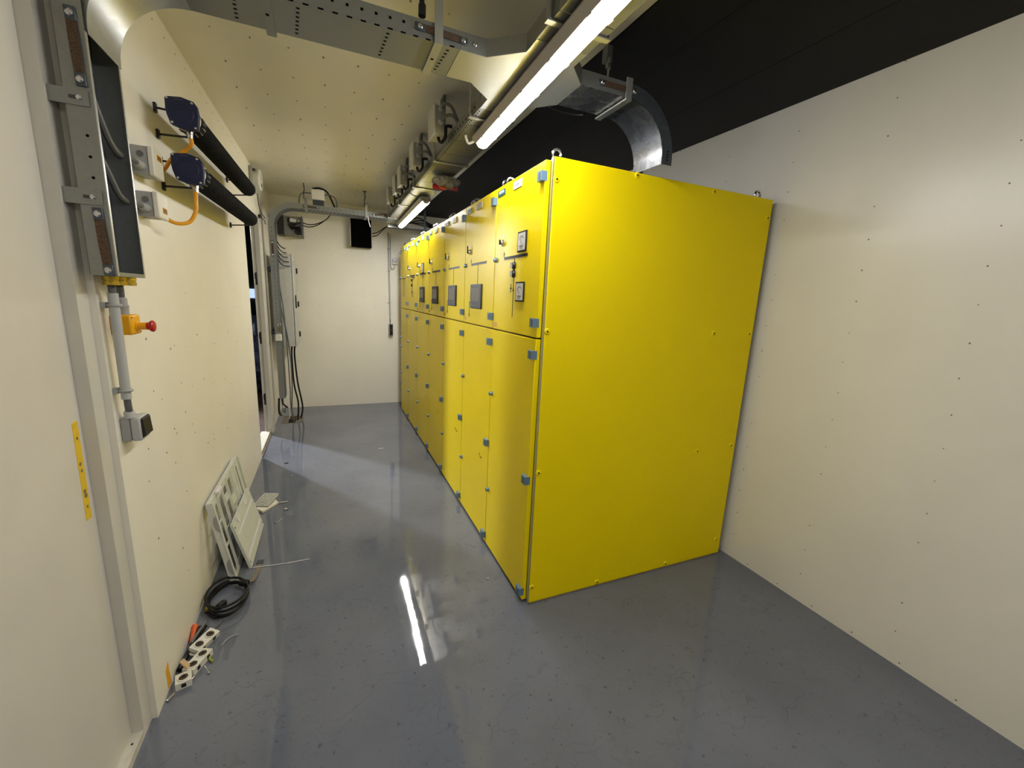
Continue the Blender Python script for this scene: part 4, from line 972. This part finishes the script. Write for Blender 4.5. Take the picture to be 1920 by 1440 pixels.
# ------------------------------------------------------------------ things on the floor by the left wall
def leaning(name, label, y0, y1, xb, xt, ztop, th, slots, mt, zb=0.0):
    L = thing(name, label, 'panel', ((xb+xt)/2, (y0+y1)/2, 0))
    base = Vector((xb, y0, zb)); vv = Vector((xt-xb, 0, ztop-zb)); V = vv.length; v = vv/V; u = Vector((0, 1, 0)); n = Vector((v.z, 0, -v.x))   # n faces the room
    U = y1-y0
    us = sorted({0, U} | {s[0] for s in slots} | {s[1] for s in slots}); vs_ = sorted({0, V} | {s[2] for s in slots} | {s[3] for s in slots})
    m = MB()
    idx = {}
    def vert(i, j, k):
        if (i, j, k) not in idx:
            idx[(i, j, k)] = len(m.v); m.v.append(base + u*us[i] + v*vs_[j] + n*(th if k else 0.0))
        return idx[(i, j, k)]
    solid = {}
    for i in range(len(us)-1):
        for j in range(len(vs_)-1):
            cu = (us[i]+us[i+1])/2; cv = (vs_[j]+vs_[j+1])/2
            solid[(i, j)] = not any(a < cu < c and d < cv < e for a, c, d, e in slots)
    for (i, j), s in solid.items():
        if not s: continue
        m.f.append((vert(i, j, 1), vert(i+1, j, 1), vert(i+1, j+1, 1), vert(i, j+1, 1)))
        m.f.append((vert(i, j, 0), vert(i, j+1, 0), vert(i+1, j+1, 0), vert(i+1, j, 0)))
        for di, dj, a, c in ((-1, 0, (i, j), (i, j+1)), (1, 0, (i+1, j), (i+1, j+1)), (0, -1, (i, j), (i+1, j)), (0, 1, (i, j+1), (i+1, j+1))):
            if not solid.get((i+di, j+dj), False):
                m.f.append((vert(*a, 0), vert(*c, 0), vert(*c, 1), vert(*a, 1)))
    part('plate', m, mt, L)
    return L, base, u, v, n, U, V
sl = []
for a, c, segs in ((0.035, 0.098, ((0.03, 0.20), (0.215, 0.345), (0.36, 0.455))), (0.142, 0.212, ((0.05, 0.25), (0.27, 0.46))), (0.254, 0.322, ((0.06, 0.22), (0.25, 0.375), (0.42, 0.465))),
                   (0.370, 0.440, ((0.10, 0.30), (0.36, 0.465))), (0.50, 0.515, ((0.30, 0.325), (0.36, 0.385))), (0.60, 0.635, ((0.10, 0.46),))):
    sl += [(a, c, d, e) for d, e in segs]
L1, B0, u, v, n, U, V = leaning('front_frame', 'white slotted distribution board frame leaning against the left wall', 2.500, 3.215, -0.543, -0.622, 0.490, 0.003, sl, 'panel_white')
for cu, hu, cv, hv in ((U/2, U/2, V-0.006, 0.006), (U/2, U/2, 0.006, 0.006), (0.006, 0.006, V/2, V/2-0.012), (U-0.006, 0.006, V/2, V/2-0.012)):
    m = MB(); m.obox(B0+u*cu+v*cv-n*0.0105, u, v, n, hu, hv, 0.0104); part('back_rim', m, 'panel_white', L1)
for a, c in ((0.0, 0.016), (U-0.016, U)):
    m = MB(); m.obox(B0+u*((a+c)/2)+v*(V/2)+n*0.0085, u, v, n, (c-a)/2, V/2, 0.0055); part('edge_rail', m, 'panel_white', L1, 0.002)
for q in (0.112, 0.126, 0.225, 0.240, 0.335, 0.350, 0.46, 0.475, 0.56):
    m = MB(); m.obox(B0+u*q+v*(V/2)+n*0.0045, u, v, n, 0.0022, V/2-0.01, 0.0015); part('rib', m, 'panel_white', L1)
for q in (0.10, 0.37):
    m = MB(); pts = arc((0, 0), 0.045, -PI/2, PI/2, 12)
    vs = [B0 + v*(q+p[1]*1.1) + n*(0.010-p[0]*0.5) - u*0.0012 for p in pts]; vs2 = [p+u*0.0013 for p in vs]; k = len(vs)
    m.add(vs+vs2, [tuple(range(k)), tuple(reversed(range(k, 2*k)))] + [(i, (i+1) % k, k+(i+1) % k, k+i) for i in range(k)]); part('finger_recess', m, 'grey_plastic', L1)
m = MB(); c = B0+u*0.155+v*(V+0.006)+n*0.012; m.obox(c, u, v, n, 0.040, 0.006, 0.010); part('white_clip', m, 'plate', L1)
L2, B1, u, v, n, U, V = leaning('blank_panel', 'small plain white cover plate leaning on the slotted frame', 2.610, 3.122, -0.490, -0.566, 0.290, 0.014, [], 'panel_white')
for q in (0.055, 0.065, 0.215, 0.222):
    m = MB(); m.obox(B1+u*(U/2)+v*q+n*0.0148, u, v, n, U/2-0.03, 0.0016, 0.0012); part('rib', m, 'plate', L2)
for q in (0.12, 0.34):
    m = MB(); pts = arc((0, 0), 0.036, -PI, 0, 14); m.tube([B1 + u*(q+p[0]) + v*(V-0.002+p[1]) + n*0.0150 for p in pts], 0.0022, 6); part('finger_recess', m, 'plate', L2)
for q, e in ((0.02, 0.03), (U-0.02, 0.03), (0.02, V-0.03)):
    m = MB(); m.cyl(B1+u*q+v*e+n*0.014, B1+u*q+v*e+n*0.0155, 0.006, 10); part('fixing', m, 'grey_dark', L2)

# perforated cover on a cream slab
SB = MB(); SB.add([(-0.560, 3.365, 0.0), (-0.505, 3.300, 0.0), (-0.415, 3.420, 0.0), (-0.455, 3.520, 0.0), (-0.560, 3.365, 0.020), (-0.505, 3.300, 0.020), (-0.415, 3.420, 0.020), (-0.455, 3.520, 0.020)], [(3,2,1,0),(4,5,6,7),(0,1,5,4),(1,2,6,5),(2,3,7,6),(3,0,4,7)])
solo('cream_slab', SB, 'white_plastic', 'cream plastic slab lying on the floor under the perforated grille', 'plastic part', bevel=0.004)
GR = thing('grille_cover', 'small white perforated grille lying on the cream slab by the left wall', 'grille', (-0.49, 3.46, 0.02))
g0 = Vector((-0.575, 3.400, 0.0225)); gu = Vector((0.10, -0.045, 0.004)); gv = Vector((0.055, 0.150, 0.018)); gn = gu.cross(gv).normalized()
m = MB(); nx, ny = 7, 9
def bar(a, c, wdt):
    d = (c-a).normalized(); s = d.cross(gn)*wdt; m.hexa([a-s, c-s, c+s, a+s], [a-s+gn*0.007, c-s+gn*0.007, c+s+gn*0.007, a+s+gn*0.007])
for i in range(nx+1): bar(g0+gu*(i/nx), g0+gu*(i/nx)+gv, 0.0026)
for j in range(ny+1): bar(g0+gv*(j/ny), g0+gv*(j/ny)+gu, 0.0026)
part('grid', m, 'panel_white', GR)
m = MB(); m.hexa([g0-gn*0.001, g0+gu-gn*0.001, g0+gu+gv-gn*0.001, g0+gv-gn*0.001], [g0+gn*0.001, g0+gu+gn*0.001, g0+gu+gv+gn*0.001, g0+gv+gn*0.001]); part('backing', m, 'ink', GR)
m = MB(); m.cyl((-0.42, 3.43, 0.006), (-0.355, 3.435, 0.006), 0.006, 8); solo('grey_pin', m, 'conduit', 'short grey pin sticking out beside the cream slab', 'pin')
m = MB(); m.torus((-0.356, 3.308, 0.008), (0.2, 0.3, 1), 0.012, 0.005, 14, 6); solo('washer', m, 'steel', 'shiny metal washer on the floor beside the grille', 'washer')
m = MB(); m.box(0.425, 0.475, 4.437, 4.446, 0, 0.004); solo('white_scrap', m, 'plate', 'small white strip lying alone mid floor near the cabinets', 'scrap')
m = MB(); m.box(-0.447, -0.415, 4.272, 4.288, 0, 0.006); solo('dark_scrap', m, 'ink', 'tiny black scrap by the threshold shadow on the floor', 'scrap')
for lab, q in (('tiny pale bit of debris below the doorway light patch', (-0.36, 3.95)), ('tiny steel bead beside the foot of the nearest cabinet', (0.80, 2.05))):
    m = MB(); m.ball((q[0], q[1], 0.005), 0.006, 0.007, 0.005, 10, 6); solo('floor_debris', m, 'conduit', lab, 'debris')
m = MB(); m.tube(spline([(-0.42, 3.16, 0.003), (-0.40, 3.12, 0.004), (-0.385, 3.14, 0.003), (-0.37, 3.18, 0.004)]), 0.002, 5); solo('thread_scrap', m, 'conduit', 'thin pale thread curled on the floor near the grille', 'thread')

# coiled lead with plug ends
CO = thing('cable_coil', 'coiled black appliance lead with plugs on the floor by the left wall', 'cable', (-0.55, 2.34, 0))
m = MB(); pts = []
for k in range(150):
    t = 2*PI*k/40+2.2; rr = 1+0.05*math.sin(1.7*t)+0.03*math.sin(0.6*t)
    z = 0.008+0.010*(k//40)+0.006*math.sin(t*1.0+1)+0.004
    if k > 110: z += 0.03*math.sin(PI*(k-110)/40)
    pts.append((-0.545+0.083*rr*math.cos(t)+0.030*rr*math.sin(t), 2.345-0.055*rr*math.cos(t)+0.118*rr*math.sin(t), z))
m.tube(pts, 0.0062, 8); part('lead', m, 'rubber', CO)
m = MB(); m.obox((-0.485, 2.425, 0.036), Vector((0.8, -0.5, 0)).normalized(), Vector((0.5, 0.8, 0)).normalized(), (0, 0, 1), 0.024, 0.016, 0.014); part('strain_block', m, 'rubber', CO, 0.005)
m = MB(); a = Vector((-0.590, 2.285, 0.012)); m.tube(spline([(-0.63, 2.27, 0.012), (-0.61, 2.268, 0.016), (-0.588, 2.278, 0.014), (-0.575, 2.295, 0.013)]), 0.0062, 8); part('lead_end', m, 'rubber', CO)
m = MB(); m.obox((-0.567, 2.305, 0.015), Vector((0.55, 0.83, 0)), Vector((-0.83, 0.55, 0)), (0, 0, 1), 0.022, 0.013, 0.012); part('plug', m, 'black', CO, 0.003)
m = MB(); m.obox((-0.617, 2.285, 0.020), (1, 0, 0), (0, 1, 0), (0, 0, 1), 0.014, 0.010, 0.008); part('brass_contact', m, 'brass', CO)
m = MB(); m.tube(spline([(-0.545, 2.20, 0.006), (-0.553, 2.165, 0.006), (-0.575, 2.125, 0.008), (-0.585, 2.105, 0.010)]), 0.0045, 6); part('thin_tail', m, 'cable_grey', CO)
# webbing strap and cable tie
ST = thing('webbing_strap', 'flat beige webbing strap with metal buckle beyond the black cable coil', 'strap', (-0.445, 2.56, 0))
m = MB(); m.sheet([(-0.470, 2.43, 0.030), (-0.462, 2.47, 0.016), (-0.455, 2.55, 0.005), (-0.452, 2.64, 0.003)], (0.024, 0.004, 0), 0.0015); part('band', m, 'hatch', ST)
m = MB(); m.box(-0.458, -0.424, 2.64, 2.675, 0.0, 0.008); part('buckle', m, 'galv_dark', ST, 0.002)
m = MB(); m.tube(spline([(-0.472, 2.612, 0.004), (-0.38, 2.600, 0.004), (-0.28, 2.592, 0.004), (-0.168, 2.596, 0.003)]), 0.0022, 6); solo('cable_tie', m, 'plate', 'thin white cable tie lying straight across the grey floor', 'cable tie')

# broken socket pieces and scraps in the corner
def sock(label, c, ang, L_, W_, H_, holes, tilt=0.0):
    c = Vector(c); ax = Vector((math.cos(ang), math.sin(ang), 0)); ay = Vector((-math.sin(ang), math.cos(ang), tilt)).normalized(); az = ax.cross(ay)
    K = thing('socket_insert', label, 'socket', (c.x, c.y, 0), 'broken socket pieces by the left wall')
    m = MB()
    for s in (-1, 1):
        m.obox(c+ay*s*(W_/2-0.003)+az*H_/2, ax, ay, az, L_/2, 0.003, H_/2)
        m.obox(c+ax*s*(L_/2-0.003)+az*H_/2, ax, ay, az, 0.003, W_/2-0.006, H_/2)
    m.obox(c+az*(H_-0.003), ax, ay, az, L_/2-0.006, W_/2-0.006, 0.002)
    part('housing', m, 'white_plastic', K)
    for i in range(holes):
        q = c + ax*((i-(holes-1)/2)*L_/holes) + az*(H_+0.0005)
        m = MB(); m.lathe(q, az, [(-0.004, 0.0175), (0.0005, 0.0175)], 18); part('socket_well', m, 'ink', K)
        m = MB(); m.torus(q, az, 0.0185, 0.003, 18, 6); part('well_rim', m, 'white_plastic', K)
        m = MB(); m.torus(q+az*0.001, az, 0.010, 0.003, 14, 6); part('contact_ring', m, 'copper', K)
        m = MB(); m.obox(c + ax*((i-(holes-1)/2)*L_/holes) - ay*(W_/2+0.0002) + az*H_*0.5, ax, ay, az, 0.008, 0.0006, H_*0.28); part('side_notch', m, 'ink', K)
sock('single white socket insert next to the orange-yellow tape', (-0.612, 1.853, 0.0), 0.25, 0.054, 0.056, 0.030, 1)
sock('double white socket insert lying flat in front of the wood chip', (-0.583, 1.940, 0.0), 1.15, 0.112, 0.050, 0.030, 2)
sock('double white socket insert tipped over near the cable coil', (-0.588, 2.055, 0.004), 1.05, 0.118, 0.048, 0.030, 2, 0.25)
m = MB(); m.torus((-0.612, 2.00, 0.014), (0.3, 0.1, 1), 0.014, 0.005, 16, 6); solo('metal_ring', m, 'steel', 'shiny metal ring between the broken sockets and the wall', 'ring')
m = MB(); m.torus((-0.628, 1.945, 0.014), (0.1, 0.4, 1), 0.013, 0.005, 16, 6); solo('plastic_ring', m, 'white_plastic', 'white plastic ring beside the wood chip', 'ring')
m = MB(); m.obox((-0.612, 1.905, 0.036), Vector((0.22, -0.1, -0.3)).normalized(), Vector((0.5, 0.86, 0)).normalized(), Vector((0.22, -0.1, -0.3)).normalized().cross(Vector((0.5, 0.86, 0)).normalized()), 0.034, 0.010, 0.004); solo('wood_chip', m, 'wood', 'pale wood chip leaning among the broken sockets', 'wood chip', bevel=0.002)
for lab, pts, r, mt in (('orange cable sheath scrap against the wall behind the sockets', [(-0.645, 2.165, 0.03), (-0.642, 2.12, 0.018), (-0.640, 2.07, 0.010)], [0.013, 0.011, 0.007], 'orange'),
                    ('thick black cable offcut along the wall behind the sockets', [(-0.625, 2.14, 0.018), (-0.630, 2.06, 0.014), (-0.640, 1.98, 0.012), (-0.645, 1.92, 0.012)], 0.011, 'rubber'),
                    ('second black cable offcut lying beside the tipped socket', [(-0.606, 2.165, 0.016), (-0.622, 2.12, 0.013), (-0.618, 2.145, 0.034)], 0.010, 'rubber'),
                    ('grey plastic tube offcut lying on the black cables', [(-0.605, 2.175, 0.030), (-0.618, 2.11, 0.034), (-0.630, 2.04, 0.036)], 0.0065, 'cable_grey'),
                    ('green and yellow earth wire offcut in front of the tipped socket', [(-0.560, 2.010, 0.006), (-0.548, 1.985, 0.010), (-0.546, 1.955, 0.006), (-0.528, 1.930, 0.006)], 0.005, 'wire_green'),
                    ('fine grey wire strand on the floor right of the sockets', [(-0.515, 2.02, 0.003), (-0.49, 2.06, 0.004), (-0.455, 2.07, 0.003)], 0.0018, 'conduit')):
    m = MB(); m.tube(spline(pts, 6) if not isinstance(r, list) else pts, r, 8); solo('cable_offcut', m, mt, lab, 'cable scrap')
def loose_screw(label, p, d):
    p = Vector(p); d = Vector(d).normalized()
    m = MB(); m.lathe(p, d, [(0, 0.006), (0.003, 0.006), (0.005, 0.0028), (0.032, 0.0024), (0.037, 0.0006)], 10); solo('loose_screw', m, 'steel', label, 'screw', 'loose screws on the floor')
loose_screw('loose screw standing on its head right of the flat socket insert', (-0.530, 1.872, 0.003), (-0.25, 0.2, 0.5))
loose_screw('loose screw lying in front of the wood chip', (-0.590, 1.842, 0.007), (0.35, 1, 0.0))
loose_screw('loose screw lying nearest the camera at the wall foot', (-0.648, 1.775, 0.007), (0.6, 1, 0.0))
